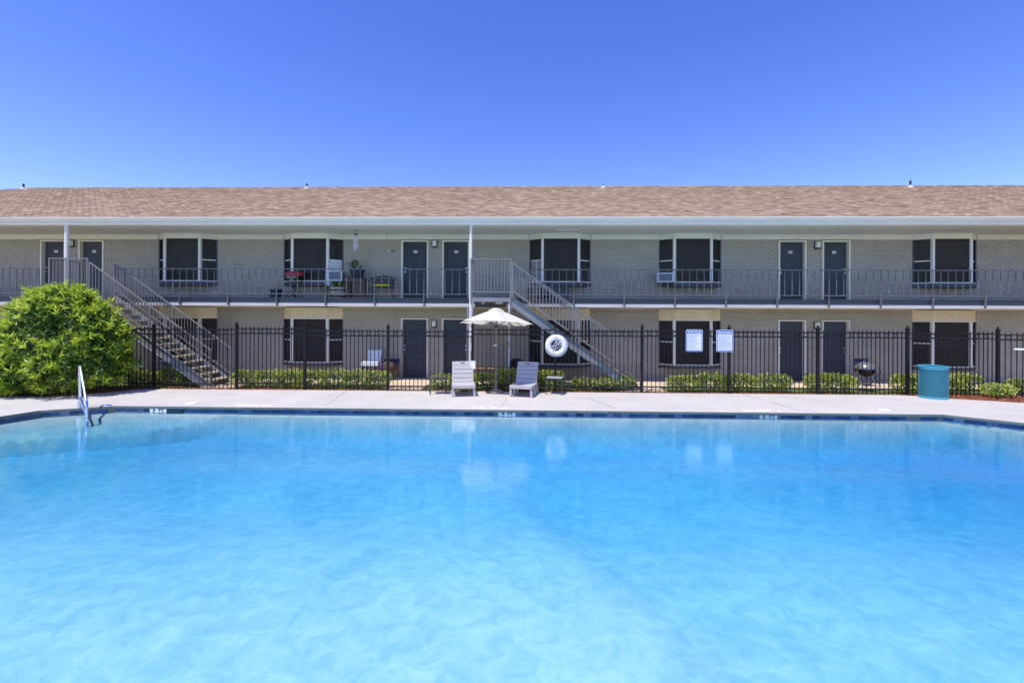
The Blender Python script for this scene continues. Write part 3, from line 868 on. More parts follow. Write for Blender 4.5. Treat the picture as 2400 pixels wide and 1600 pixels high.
# ---- bay windows
def bay(c, upper, right_low=None, left_low=None):
    zb, zg0, zg1, zt = (3.11, 3.275, 4.685, 4.86) if upper else (0.41, 0.55, 1.985, 2.374)
    tr = 3.975 if upper else 1.283
    A, B, C_, D = bay_plan(c)
    fr = MB().prism(bay_plan(c, 0.012), zg0 - 0.035, zg0).build('bay_window', 'white_trim', bld)      # sill
    MB().prism(bay_plan(c, 0.03), zb, zg0 - 0.036).build('sill_box', 'slate', fr)
    # head above the glass
    if upper:
        MB().prism(bay_plan(c, 0.02), zg1 + 0.02, zt - 0.001).build('head_board', 'cream', fr)
        MB().prism(bay_plan(c, 0.008), zg1, zg1 + 0.0195).build('head_trim', 'white_trim', fr)
    else:
        MB().prism(bay_plan(c, 0.008), zg1, zg1 + 0.03).build('head_trim', 'white_trim', fr)
        MB().prism(bay_plan(c, -0.01), zg1 + 0.031, zt).build('siding_backing', 'tan_siding', fr)
        sd = MB()
        for p, q in ((A, B), (B, C_), (C_, D)):
            p, q = Vector((*p, 0)), Vector((*q, 0)); L = (q - p).length; d = (q - p) / L; nn = Vector((d.y, -d.x, 0))
            nb = max(2, round(L / 0.098))
            for j in range(nb):
                s0 = p + d * (L * j / nb + 0.004); s1 = p + d * (L * (j + 1) / nb - 0.004); o_ = nn * 0.006
                sd.prism([((s0 + nn * -0.02).x, (s0 + nn * -0.02).y), ((s1 + nn * -0.02).x, (s1 + nn * -0.02).y), ((s1 + o_).x, (s1 + o_).y), ((s0 + o_).x, (s0 + o_).y)], zg1 + 0.032, zt - 0.001)
        sd.build('siding', 'tan_siding', fr)
    # corner posts and wall jambs
    for (px, py, w) in ((B[0], B[1], 0.043), (C_[0], C_[1], 0.043)):
        MB().box(px - w, px + w, py - 0.006, py + 0.075, zg0, zg1 - 0.001).build('corner_post', 'white_trim', fr)
    for (px, s_) in ((A[0], 1), (D[0], -1)):
        MB().box(min(px, px + s_ * 0.035), max(px, px + s_ * 0.035), WY - 0.03, WY + 0.05, zg0, zg1 - 0.001).build('wall_jamb', 'slate', fr)
    def pane(p, q, z0, z1, name='pane', m_='screen', inset_=0.035):
        p, q = Vector((*p, 0)), Vector((*q, 0)); d = (q - p).normalized(); nn = Vector((-d.y, d.x, 0)) * inset_
        a, b = p + nn, q + nn; t = nn.normalized() * 0.006
        MB().prism([(a.x, a.y), (b.x, b.y), ((b + t).x, (b + t).y), ((a + t).x, (a + t).y)], z0, z1).build(name, m_, fr)
    pane(B, C_, zg0 + 0.001, zg1 - 0.002)
    for side, (p, q) in (('l', (A, B)), ('r', (C_, D))):
        low = left_low if side == 'l' else right_low
        pane(p, q, tr + 0.018, zg1 - 0.002)
        if low is None: pane(p, q, zg0 + 0.001, tr - 0.018)
        elif low == 'panel':
            pane(p, q, zg0 + 0.001, tr - 0.018, 'foam_panel', 'panel_white', 0.03)
        elif low == 'blind':
            a, b = Vector((*p, 0)), Vector((*q, 0)); d = (b - a).normalized(); nn = Vector((-d.y, d.x, 0)) * 0.05
            z = zg0 + 0.02
            while z < tr - 0.03:
                MB().bar(a + nn + d * 0.03 + Vector((0, 0, z)), b + nn - d * 0.05 + Vector((0, 0, z)), 0.05, 0.004, up=(0, -0.6, 0.8)).build('blind_slat', 'blind', fr)
                z += 0.055
            mdl = (a + b) / 2 + nn * 0.6
            MB().box(mdl.x - 0.012, mdl.x + 0.012, mdl.y - 0.01, mdl.y + 0.01, zg0, tr).build('sash_bar', 'white_trim', fr)
        a, b = Vector((*p, tr)), Vector((*q, tr)); d = (b - a).normalized(); nn = Vector((-d.y, d.x, 0)) * 0.03
        MB().bar(a + nn, b + nn, 0.03, 0.034).build('transom', 'white_trim', fr)
    # pleated curtain inside
    cu = MB(); n_ = 64; pts = []
    for i in range(n_ + 1):
        x = c - 0.97 + 1.94 * i / n_
        pts.append((x, WY + 0.05 + 0.022 * math.sin(i * 1.9 + c) + 0.012 * math.sin(i * 0.7 + c * 3)))
    zc0 = zg0 + 0.02 + random.choice([0.0, 0.0, 0.55, 0.62, 0.30])
    for (x0, y0_), (x1, y1_) in zip(pts[:-1], pts[1:]):
        cu.quad((x0, y0_, zc0), (x1, y1_, zc0), (x1, y1_, zg1), (x0, y0_, zg1))
    cu.build('curtain', 'curtain', fr, smooth=True)
    return fr
for c in BAYS:
    bay(c, True, right_low='panel' if c == -7.18 else None, left_low='blind' if c == 1.22 else None)
    bay(c, False)

# electrical boxes in the walkway edge beside the middle landing
for a, b in ((-1.50, -1.05), (-1.03, -0.56)):
    mb_ = box(a, b, BY - 0.01, BY + 0.12, 2.395, 2.60).build('electrical_box', 'meter', bld)
    w = 0.05 if a < -1.2 else 0.10
    cx_ = (a + b) / 2 + 0.02
    for j in range(2 if a < -1.2 else 1):
        box(cx_ - w + j * w * 1.1, cx_ - w + j * w * 1.1 + (w * 0.8 if a < -1.2 else 2.2 * w), BY - 0.016, BY - 0.012, 2.49, 2.555).build('sticker', 'plate', mb_)

# ================================================================== EXTERIOR STAIRCASES
NY, FY = 13.24, 14.10
def staircase(xs, label):
    t = thing('exterior_staircase', label, 'staircase', (xs, NY, 0), group='steel staircases up to the walkway')
    SL = -0.702; RUN = 3.80
    def zt(x): return 2.70 + (x - xs) * SL          # stringer top line
    # landing platform
    pl = MB().box(xs - 1.17, xs, NY, BY - 0.05, 2.585, 2.65).build('landing', 'stringer', t)
    MB().box(xs - 1.19, xs + 0.01, NY - 0.035, NY - 0.001, 2.545, 2.66).build('landing_beam', 'stringer', t)
    # channel stringers: web with flanges turned outwards
    for y, o in ((NY, -1), (FY, 1)):
        s = MB(); xe = xs + RUN; h = 0.31
        web = [(xs, zt(xs) + 0.02), (xe, zt(xe) + 0.02 if zt(xe) > 0 else 0.03), (xe, 0.0), (xs + (2.70 - h) / -SL, 0.0), (xs, zt(xs) - h + 0.02)]
        y0, y1 = (y, y + 0.012) if o < 0 else (y - 0.012, y)
        nw = len(web)
        s.add([(x, y0, z) for x, z in web] + [(x, y1, z) for x, z in web], [tuple(range(nw)), tuple(range(2 * nw - 1, nw - 1, -1))] + [(i, (i + 1) % nw, nw + (i + 1) % nw, nw + i) for i in range(nw)])
        ya, yb = (y - 0.055, y - 0.001) if o < 0 else (y + 0.001, y + 0.055)
        for dz in (0.02, -h + 0.032):
            x1 = xe if dz > 0 else xs + (2.70 - h) / -SL - 0.05
            s.add([(x, yy, zt(x) + dz - q) for x in (xs, x1) for yy in (ya, yb) for q in (0, 0.012)],
                  [(0, 2, 6, 4), (1, 5, 7, 3), (0, 4, 5, 1), (2, 3, 7, 6), (0, 1, 3, 2), (4, 6, 7, 5)])
        s.build('stringer', 'stringer', t)
    # treads with worn concrete tops
    n = 14; rise = 2.65 / 15; run = RUN / 14.6
    for i in range(1, n + 1):
        z = 2.65 - rise * i; x = xs + run * (i - 1) + 0.02
        tr = MB().box(x, x + 0.275, NY + 0.02, FY - 0.02, z - 0.045, z).build('tread', 'tread', t)
    # railings, one each side, and round the landing
    bal = box(-0.008, 0.008, -0.008, 0.008, 0.0, 0.775).mesh('baluster', 'rail_grey')
    def slope_rail(y, x0):
        x1 = xs + 3.74
        zr = lambda x: 3.675 + (x - xs - 0.03) * SL
        r_ = MB().bar((x0, y, zr(x0)), (x1, y, zr(x1)), 0.038, 0.03).bar((x0, y, zr(x0) - 0.80), (x1, y, zr(x1) - 0.80), 0.03, 0.028).build('railing', 'rail_grey', t)
        o = woff(r_)
        x = x0 + 0.1
        while x < x1 - 0.05:
            inst('baluster', bal, r_, (x - o.x, y - o.y, zr(x) - 0.79 - o.z)); x += 0.0985
        for px in (x0 + 0.01, xs + 1.87, x1):
            MB().box(px - 0.018, px + 0.018, y - 0.018, y + 0.018, max(0.0, zr(px) - 1.02), zr(px)).build('railing_post', 'rail_grey', r_)
    slope_rail(NY - 0.02, xs + 0.03)
    slope_rail(FY + 0.02, xs - 0.02)
    zl = 3.80
    r_ = box(xs - 1.175, xs, NY - 0.04, NY - 0.005, zl - 0.03, zl).build('landing_railing', 'rail_grey', t)
    box(xs - 1.175, xs, NY - 0.037, NY - 0.008, 2.815, 2.84).build('bottom_rail', 'rail_grey', r_)
    o = woff(r_)
    bal2 = box(-0.008, 0.008, -0.008, 0.008, 2.84, zl - 0.03).mesh('baluster', 'rail_grey')
    for k in range(1, 12): inst('baluster', bal2, r_, (xs - 1.175 + k * 0.098 - o.x, NY - 0.022 - o.y, -o.z))
    for px in (xs - 1.175, xs - 0.018): MB().box(px - 0.02, px + 0.02, NY - 0.045, NY - 0.002, 2.56, zl + 0.001).build('railing_post', 'rail_grey', r_)
    r2 = box(xs - 1.19, xs - 1.16, NY, BY - 0.06, zl - 0.03, zl).build('landing_railing', 'rail_grey', t)
    box(xs - 1.19, xs - 1.16, NY, BY - 0.06, 2.815, 2.84).build('bottom_rail', 'rail_grey', r2)
    o = woff(r2)
    for k in range(1, 9): inst('baluster', bal2, r2, (xs - 1.175 - o.x, NY + k * 0.1 - o.y, -o.z))
    MB().box(xs - 1.193, xs - 1.157, BY - 0.10, BY - 0.06, 2.65, zl + 0.001).build('railing_post', 'rail_grey', r2)
    # pipe legs under the landing
    for px, py in ((xs - 1.16, NY + 0.03), (xs - 0.06, NY + 0.03)):
        MB().tube([(px, py, 0), (px, py, 2.2), (px + 0.012, py, 2.4), (px + 0.03, py, 2.584)], [0.036, 0.036, 0.042, 0.048], 12).build('leg', 'peeling', t, smooth=True)
    MB().tube([(xs - 1.36, FY, 0), (xs - 1.36, FY, 2.40)], 0.045, 12).build('leg', 'stringer', t, smooth=True)
    return t
staircase(-12.95, 'grey steel staircase behind the tall oleander bush, its worn treads showing')
staircase(-0.36, 'grey steel staircase behind the cream umbrella and the life ring')

# ================================================================== POOL FENCE
fence = thing('pool_fence', 'black metal picket fence with ring frieze along the pool deck', 'fence', (0, 12.9, 0))
FYc = 12.9
posts = [(-14.75, 11.15), (-13.12, FYc), (-10.68, FYc), (-8.25, FYc), (-6.26, FYc), (-3.86, FYc), (-1.44, FYc), (0.906, FYc), (3.338, FYc), (5.759, FYc), (8.204, FYc), (10.648, FYc), (13.092, FYc), (15.35, 12.0)]
step = [0, -0.03, -0.03, 0.0, -0.05, -0.05, 0.01, -0.02, -0.01, -0.02, -0.02, -0.03, -0.05, -0.1]
pk_me = MB().box(-0.0085, 0.0085, -0.0085, 0.0085, 0.03, 1.80).mesh('picket', 'fence')
ring_me = MB().torus((0, 0, 0), 0.047, 0.007, 16, 6).mesh('ring', 'fence')
post_me = MB().box(-0.034, 0.034, -0.034, 0.034, -0.05, 1.845).box(-0.044, 0.044, -0.044, 0.044, 1.846, 1.862).mesh('post', 'fence')
ball_me = MB().ellipsoid((0, 0, 1.90), (0.03, 0.03, 0.032), 12, 8).lathe([(0.016, 1.862), (0.012, 1.875)], n=8).mesh('finial', 'fence', smooth=True)
fo = woff(fence)
for i, (x, y) in enumerate(posts):
    ang = 0
    p = inst('post', post_me, fence, (x - fo.x, y - fo.y, step[min(i, len(step) - 1)] * 0.6), (0, 0, ang))
    inst('finial', ball_me, p)
for i in range(len(posts) - 1):
    a, b = Vector((*posts[i], 0)), Vector((*posts[i + 1], 0)); d = b - a; L = d.length; d.normalize()
    ang = math.atan2(d.y, d.x); dz = step[i]
    for z, h in ((1.735, 0.032), (1.600, 0.032), (0.172, 0.032)):
        MB().bar(a + d * 0.035 + Vector((0, 0, z + dz)), b - d * 0.035 + Vector((0, 0, z + dz)), 0.034, h).build('rail', 'fence', fence)
    n_ = round((L - 0.068) / 0.119); sp = (L - 0.068) / n_
    for k in range(1, n_):
        q = a + d * (0.034 + k * sp)
        inst('picket', pk_me, fence, (q.x - fo.x, q.y - fo.y, dz), (0, 0, ang))
    for k in range(1, n_ - 1, 2):
        q = a + d * (0.034 + (k + 0.5) * sp)
        inst('ring', ring_me, fence, (q.x - fo.x, q.y - fo.y, 1.6675 + dz), (0, 0, ang))

# ================================================================== PLANTS
def leaves_mesh(name, pos, axis, length, width, m, fold=0.25, face=None):
    """Folded lance leaves: pos (N,3) bases, axis (N,3) unit directions; blades turn towards face."""
    N = len(pos)
    ref = rng.normal(size=(N, 3)) if face is None else np.array(face)[None] + rng.normal(size=(N, 3)) * 0.45
    side = np.cross(axis, ref); side /= np.linalg.norm(side, axis=1)[:, None] + 1e-9
    nrm = np.cross(side, axis)
    L = length[:, None]; W = width[:, None]
    v = np.empty((N, 4, 3))
    v[:, 0] = pos
    v[:, 1] = pos + axis * L * 0.45 + side * W - nrm * W * fold
    v[:, 2] = pos + axis * L
    v[:, 3] = pos + axis * L * 0.45 - side * W - nrm * W * fold
    return np_mesh(name, v, 4, [(0, 1, 2), (0, 2, 3)], m)

def unit(a): return a / (np.linalg.norm(a, axis=1)[:, None] + 1e-9)

# ---- tall oleander at the left
ol = thing('oleander_bush', 'tall rounded bright green oleander bush at the left end of the pool deck', 'bush', (-12.45, 12.0, 0))
lobes = []
for (cx, cy, cz, r) in [(-12.5, 12.02, 1.55, 1.18), (-13.2, 12.0, 1.25, 0.98), (-11.75, 12.1, 1.15, 0.92), (-12.45, 12.1, 2.18, 0.74), (-13.05, 11.95, 2.0, 0.66), (-11.75, 12.1, 1.80, 0.66),
                        (-13.7, 11.8, 1.05, 0.66), (-13.85, 11.8, 1.5, 0.45), (-11.35, 12.2, 0.95, 0.52), (-12.1, 11.7, 0.9, 0.85), (-13.1, 11.6, 0.75, 0.65), (-12.9, 12.0, 2.35, 0.42), (-12.1, 12.1, 2.42, 0.40), (-11.35, 12.2, 1.55, 0.42), (-13.5, 11.6, 0.55, 0.5)]:
    lobes.append((np.array([cx, cy, cz]), r))
pos, ax, ln, wd, bri = [], [], [], [], []
def sdf(p): return min(np.linalg.norm((p - c) * np.array([1, 1.15, 1])) - r for c, r in lobes)
cnt = 0
while cnt < 1600:
    c, r = lobes[rng.integers(len(lobes))]
    d = rng.normal(size=3); d /= np.linalg.norm(d)
    p = c + d * r * np.array([1, 0.87, 1]) * (rng.uniform(0.88, 1.06) + (rng.uniform(0.05, 0.30) if rng.random() < 0.2 else 0))
    if p[2] < 0.12 or sdf(p) < -0.16: continue
    if d[1] > 0.75 and rng.random() < 0.6: continue
    cnt += 1
    out = unit((d * 0.75 + np.array([0, -0.05, 0.55]) + rng.normal(size=3) * 0.22)[None])[0]
    k = rng.integers(11, 18)
    spread = rng.uniform(0.3, 1.35, k); phi = rng.uniform(0, 2 * np.pi, k)
    a = np.cross(out, [0.3, 0.2, 0.9]); a /= np.linalg.norm(a); b = np.cross(out, a)
    dirs = out[None] * np.cos(spread)[:, None] + (a[None] * np.cos(phi)[:, None] + b[None] * np.sin(phi)[:, None]) * np.sin(spread)[:, None]
    base = p[None] - out[None] * rng.uniform(0, 0.12, k)[:, None]
    pos.append(base); ax.append(unit(dirs)); ln.append(rng.uniform(0.11, 0.20, k)); wd.append(rng.uniform(0.012, 0.020, k))
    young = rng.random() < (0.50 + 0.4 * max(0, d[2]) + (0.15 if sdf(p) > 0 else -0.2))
    bri.append(np.full(k, young))
pos, ax, ln, wd = np.concatenate(pos), np.concatenate(ax), np.concatenate(ln), np.concatenate(wd)
bri = np.concatenate(bri); lo = np.array(ol.location)
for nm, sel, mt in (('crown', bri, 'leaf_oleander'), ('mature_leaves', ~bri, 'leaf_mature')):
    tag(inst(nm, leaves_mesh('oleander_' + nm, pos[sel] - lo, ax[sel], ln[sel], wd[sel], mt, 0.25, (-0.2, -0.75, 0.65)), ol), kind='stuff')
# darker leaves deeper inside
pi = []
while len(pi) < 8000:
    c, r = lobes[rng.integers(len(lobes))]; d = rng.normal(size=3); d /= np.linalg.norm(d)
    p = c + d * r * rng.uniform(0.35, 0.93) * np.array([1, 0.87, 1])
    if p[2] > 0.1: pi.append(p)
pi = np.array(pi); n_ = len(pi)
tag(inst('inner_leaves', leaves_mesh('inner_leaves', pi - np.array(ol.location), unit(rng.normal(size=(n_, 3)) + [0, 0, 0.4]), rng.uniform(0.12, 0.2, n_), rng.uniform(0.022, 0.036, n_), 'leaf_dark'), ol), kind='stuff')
for k in range(16):
    a = rng.uniform(0, 6.28); bx, by = -12.45 + 0.35 * math.cos(a), 12.05 + 0.25 * math.sin(a)
    ex, ey, ez = bx + 1.0 * math.cos(a) * rng.uniform(.5, 1), by + 0.6 * math.sin(a), rng.uniform(1.2, 2.3)
    MB().tube([(bx, by, -0.03), (bx * 0.75 + ex * 0.25, by * .75 + ey * .25, ez * 0.4), (bx * .4 + ex * .6, by * .4 + ey * .6, ez * 0.75), (ex, ey, ez)], [0.028, 0.022, 0.015, 0.006], 6).build('stem', 'stem', ol, smooth=True)

# ---- clipped shrubs and hedges behind the fence
def shrub(name, label, cat, x0, x1, yc, depth, h, group, skirt=0.05, dens=1.0):
    rnd = 0.62 if cat == 'hedge' else 0.80
    t = thing(name, label, cat, ((x0 + x1) / 2, yc, 0), group=group)
    w = x1 - x0; lum = max(1, int(round(w / (0.62 if cat == 'hedge' else 0.95))))
    cen = [(x0 + w * (i + 0.5) / lum + rng.uniform(-.04, .04), yc + rng.uniform(-.04, .04), h * rng.uniform(0.90, 1.03)) for i in range(lum)]
    rx = w / lum * 0.62
    P_, A_, L_, W_ = [], [], [], []
    ntot = int(1150 * w * dens * (0.35 + h))
    made = 0
    while made < ntot:
        cx, cy, hh = cen[rng.integers(lum)]
        d = rng.normal(size=3); d /= np.linalg.norm(d)
        # superellipsoid shell: flat-ish clipped sides and top
        q = np.sign(d) * np.abs(d) ** rnd
        rr = rng.uniform(0.72, 1.03) + (rng.uniform(0, 0.14) if rng.random() < 0.06 else 0)
        p = np.array([cx + q[0] * rx * rr, cy + q[1] * depth / 2 * rr, skirt + (hh - skirt) * (0.5 + 0.5 * q[2] * rr)])
        if p[0] < x0 - 0.03 or p[0] > x1 + 0.03: continue
        if p[2] < 0.16 and rng.random() < 0.45: continue
        P_.append(p); A_.append(d * 0.8 + np.array([0, -0.1, 0.5]) + rng.normal(size=3) * 0.5); made += 1
    P_ = np.array(P_); A_ = unit(np.array(A_)); n_ = len(P_)
    cr = inst('crown', leaves_mesh('shrub_crown', P_ - np.array(t.location), A_, rng.uniform(0.045, 0.08, n_), rng.uniform(0.014, 0.024, n_), 'leaf_hedge', 0.15, (-0.15, -0.75, 0.65)), t)
    tag(cr, kind='stuff')
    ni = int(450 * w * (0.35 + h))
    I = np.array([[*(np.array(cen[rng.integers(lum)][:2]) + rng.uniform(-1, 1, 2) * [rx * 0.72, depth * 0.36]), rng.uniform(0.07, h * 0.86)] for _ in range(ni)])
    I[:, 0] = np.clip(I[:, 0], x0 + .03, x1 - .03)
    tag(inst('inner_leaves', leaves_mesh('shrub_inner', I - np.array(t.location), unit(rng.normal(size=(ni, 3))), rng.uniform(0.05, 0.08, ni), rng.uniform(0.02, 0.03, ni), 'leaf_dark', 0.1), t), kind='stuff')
    for cx, cy, hh in cen:
        for k in range(4):
            bx, by = cx + rng.uniform(-.08, .08), cy + rng.uniform(-.06, .06)
            MB().tube([(bx, by, -0.03), (bx + rng.uniform(-.08, .08), by + rng.uniform(-.06, .06), hh * 0.45), (bx + rng.uniform(-.2, .2), by + rng.uniform(-.1, .1), hh * 0.8)], [0.012, 0.009, 0.004], 5).build('stem', 'stem', t)
    return t
G_ = 'clipped shrubs behind the pool fence'
shrub('clipped_hedge', 'low clipped hedge under the staircase beside the oleander', 'hedge', -12.2, -9.78, 13.55, 0.5, 0.47, G_)
shrub('clipped_hedge', 'longest low clipped hedge, running left of the white chair and middle doors', 'hedge', -8.5, -3.95, 13.3, 0.55, 0.51, G_)
shrub('shrub', 'small shrub behind the dark side table left of the loungers', 'shrub', -2.68, -2.08, 13.3, 0.5, 0.42, G_)
shrub('shrub', 'small round shrub between the left lounger and the umbrella pole', 'shrub', -1.50, -0.86, 13.3, 0.5, 0.47, G_)
shrub('shrub', 'dense shrub just right of the umbrella pole behind the right lounger', 'shrub', -0.77, 0.22, 13.3, 0.55, 0.60, G_)
shrub('shrub', 'shrub below the life ring behind the glass-topped side table', 'shrub', 0.42, 1.19, 13.3, 0.5, 0.58, G_)
shrub('shrub', 'thin low shrub at the left of the pair under the middle staircase foot', 'shrub', 1.47, 2.13, 13.3, 0.42, 0.36, G_, dens=0.6)
shrub('shrub', 'low double shrub under the foot of the middle staircase', 'shrub', 2.2, 3.23, 13.3, 0.45, 0.38, G_)
shrub('shrub', 'shrub left of and below the POOL RULES sign', 'shrub', 4.2, 5.03, 13.3, 0.5, 0.44, G_)
shrub('shrub', 'shrub directly below and between the two pool signs', 'shrub', 5.08, 5.85, 13.3, 0.5, 0.50, G_)
shrub('shrub', 'shrub right of the fence post under the Spanish sign', 'shrub', 5.88, 6.74, 13.3, 0.5, 0.48, G_)
shrub('shrub', 'leggy shrub left of the right-hand doors', 'shrub', 6.80, 7.68, 13.3, 0.45, 0.52, G_, dens=0.8)
shrub('shrub', 'round full shrub in front of the second right-hand door, left of the kettle grill', 'shrub', 8.18, 9.46, 13.3, 0.55, 0.56, G_)
shrub('clipped_hedge', 'clipped hedge behind the teal litter bin, sloping down to the right', 'hedge', 10.65, 12.9, 13.3, 0.55, 0.54, G_)
shrub('shrub', 'scraggy pale shrub in the red mulch in front of the fence at the right', 'shrub', 12.55, 13.2, 12.62, 0.42, 0.36, G_, dens=0.7)
shrub('shrub', 'shrub cut off by the right edge of the picture', 'shrub', 13.75, 15.2, 13.2, 0.5, 0.44, G_)
shrub('shrub', 'shrub at the far left, half hidden behind the oleander', 'shrub', -15.6, -14.0, 12.7, 0.55, 0.6, G_)

# ================================================================== POOLSIDE FURNITURE
def lounger(label, loc, rz):
    """Low resin lounger; local +y runs from the foot end to the raised back."""
    t = thing('sun_lounger', label, 'sun lounger', loc, rz, 'resin loungers on the deck')
    fr = MB()
    fr.box(-0.30, -0.255, 0.0, 0.80, 0.235, 0.275).box(0.255, 0.30, 0.0, 0.80, 0.235, 0.275).box(-0.255, 0.255, 0.0, 0.05, 0.225, 0.275).box(-0.255, 0.255, 0.75, 0.80, 0.235, 0.275)
    fr.build('frame', 'resin', t, local=True)
    y = 0.005
    for k in range(5):
        d = 0.124
        MB().add([(x, y + yy, z) for yy, z in ((0, 0.277), (0, 0.298), (0.02, 0.305), (d - 0.02, 0.305), (d - 0.006, 0.298), (d - 0.006, 0.277)) for x in (-0.305, 0.305)],
                 [(0, 1, 3, 2), (2, 3, 5, 4), (4, 5, 7, 6), (6, 7, 9, 8), (8, 9, 11, 10), (10, 11, 1, 0), (0, 2, 4, 6, 8, 10), (1, 11, 9, 7, 5, 3)]).build('seat_slat', 'resin', t, local=True)
        y += d
    for sx in (-1, 1):
        for yy in (0.05, 0.42, 0.76):
            MB().add([(sx * (0.275 + q * a * 0.012) + b * 0.028, yy + c * 0.028, z) for (z, a, q) in ((0.0, 1, 1), (0.24, 0, 0)) for b, c in ((-1, -1), (1, -1), (1, 1), (-1, 1))],
                     [(0, 3, 2, 1), (4, 5, 6, 7), (0, 1, 5, 4), (1, 2, 6, 5), (2, 3, 7, 6), (3, 0, 4, 7)]).build('leg', 'resin', t, local=True)
    # raised back: hinge at y = .72, leaning away
    H = Matrix.Translation((0, 0.625, 0.295)) @ Matrix.Rotation(math.radians(67), 4, 'X')
    L = 0.60
    rails = MB().box(-0.295, -0.262, 0, L, -0.022, 0.012).xf(H); rails.build('back_rail', 'resin', t, local=True)
    MB().box(0.262, 0.295, 0, L, -0.022, 0.012).xf(H).build('back_rail', 'resin', t, local=True)
    n = 5; sw = L / n
    for k in range(n):
        a, b = k * sw + 0.005, (k + 1) * sw - 0.005
        if k < n - 1:
            s = MB().add([(x, yy, z) for yy, z in ((a, -0.004), (a, 0.014), (a + 0.012, 0.022), (b - 0.012, 0.022), (b, 0.014), (b, -0.004)) for x in (-0.262, 0.262)],
                         [(0, 1, 3, 2), (2, 3, 5, 4), (4, 5, 7, 6), (6, 7, 9, 8), (8, 9, 11, 10), (10, 11, 1, 0), (0, 2, 4, 6, 8, 10), (1, 11, 9, 7, 5, 3)])
        else:          # top board with a hand slot
            m0 = (a + b) / 2 + 0.005
            s = MB().box(-0.262, 0.262, a, m0 - 0.014, -0.004, 0.02).box(-0.262, 0.262, m0 + 0.014, b + 0.004, -0.004, 0.02).box(-0.262, -0.065, m0 - 0.014, m0 + 0.014, -0.004, 0.02).box(0.065, 0.262, m0 - 0.014, m0 + 0.014, -0.004, 0.02)
        s.xf(H).build('back_slat', 'resin', t, local=True)
    MB().box(-0.262, 0.262, 0, L, -0.026, -0.022).xf(H).build('back_panel', 'resin', t, local=True)
    MB().box(-0.064, 0.064, L - 0.074, L - 0.036, -0.0215, -0.006).xf(H).build('hand_slot', 'metal_dark', t, local=True)
    return t
lounger('pale grey resin lounger left of the umbrella, its back raised in full sun', (-1.565, 11.99, 0), math.radians(10))
lounger('pale grey resin lounger right of the umbrella, partly in its shade', (-0.07, 11.99, 0), math.radians(-14))

def side_table(label, loc, rz, glass):
    t = thing('side_table', label, 'side table', loc, rz, 'metal side tables on the deck')
    a, b, h = 0.215, 0.17, 0.44
    for sy in (-1, 1):
        MB().tube([(-a, sy * b, 0), (-a, sy * b, h - 0.06), (-a + 0.02, sy * b, h - 0.02), (-a + 0.06, sy * b, h), (a - 0.06, sy * b, h), (a - 0.02, sy * b, h - 0.02), (a, sy * b, h - 0.06), (a, sy * b, 0)], 0.0135, 8).build('leg_frame', 'metal_dark', t, local=True, smooth=True)
    for sx in (-1, 1):
        MB().tube([(sx * a * 0.72, -b, h), (sx * a * 0.72, b, h)], 0.010, 8).build('cross_bar', 'metal_dark', t, local=True, smooth=True)
    if glass: box(-a + 0.0, a, -b - 0.01, b + 0.01, h + 0.012, h + 0.020).build('glass_top', glass, t, local=True)
    return t
M['glass_top'] = mat('frosted_glass', (0.45, 0.50, 0.50), 0.12, spec=0.6)
M['mesh_top'] = mat('dark_mesh_top', (0.075, 0.07, 0.068), 0.5)
side_table('dark metal side table left of the left lounger', (-2.34, 12.45, 0), math.radians(14), 'mesh_top')
side_table('dark metal side table with a pale glass top right of the right lounger', (0.87, 12.58, 0), math.radians(-14), 'glass_top')

# ---- umbrella
nt = M['canvas'].node_tree; tl = nt.nodes.new('ShaderNodeBsdfTranslucent'); tl.inputs['Color'].default_value = (0.95, 0.90, 0.80, 1)
mxs = nt.nodes.new('ShaderNodeMixShader'); mxs.inputs[0].default_value = 0.45
nt.links.new(nt.nodes['Principled BSDF'].outputs[0], mxs.inputs[1]); nt.links.new(tl.outputs[0], mxs.inputs[2]); nt.links.new(mxs.outputs[0], nt.nodes['Material Output'].inputs['Surface'])
um = thing('patio_umbrella', 'open cream canvas umbrella between the two loungers', 'umbrella', (-0.76, 12.64, 0))
base = MB().lathe([(0.21, 0.0), (0.215, 0.035), (0.19, 0.06), (0.12, 0.09), (0.05, 0.115), (0.03, 0.16), (0.0225, 0.2)], (0, 0, 0), 10); base.build('base', 'base_brown', um, local=True)
MB().tube([(0, 0, 0.05), (0, 0, 2.3)], 0.019, 10).build('pole', 'base_brown', um, local=True, smooth=True)
cr = MB().tube([(0, -0.02, 1.33), (0, -0.06, 1.33)], 0.022, 8).tube([(0, -0.055, 1.33), (-0.07, -0.06, 1.315)], 0.012, 8); cr.build('crank', 'ring_white', um, local=True, smooth=True)
TILT = Matrix.Translation((0, 0, 2.31)) @ Matrix.Rotation(math.radians(-5.6), 4, 'X') @ Matrix.Rotation(math.radians(2.0), 4, 'Y') @ Matrix.Translation((0, 0, -2.31))
va = [math.radians(-17 + 60 * k) for k in range(6)]
can = MB(); NR, NS = 8, 8
R_ = 1.09
for j in range(NR + 1):
    t = j / NR; r = 0.10 + (R_ - 0.10) * t; z = 2.305 - 0.385 * t ** 1.06
    for k in range(6):
        a0, a1 = va[k], va[(k + 1) % 6] if k < 5 else va[0] + 2 * math.pi
        p0 = Vector((math.cos(a0), math.sin(a0), 0)) * r; p1 = Vector((math.cos(a1), math.sin(a1), 0)) * r
        for q in range(NS):
            u = q / NS; p = p0.lerp(p1, u); sag = 4 * u * (1 - u)
            rim = 0.05 * sag * t ** 3
            p = p * (1 - 0.045 * sag * t ** 2); can.v.append((p.x, p.y, z - 0.028 * sag * t + rim * 0.9))
W = 6 * NS
can.f = [(j * W + k, j * W + (k + 1) % W, (j + 1) * W + (k + 1) % W, (j + 1) * W + k) for j in range(NR) for k in range(W)]
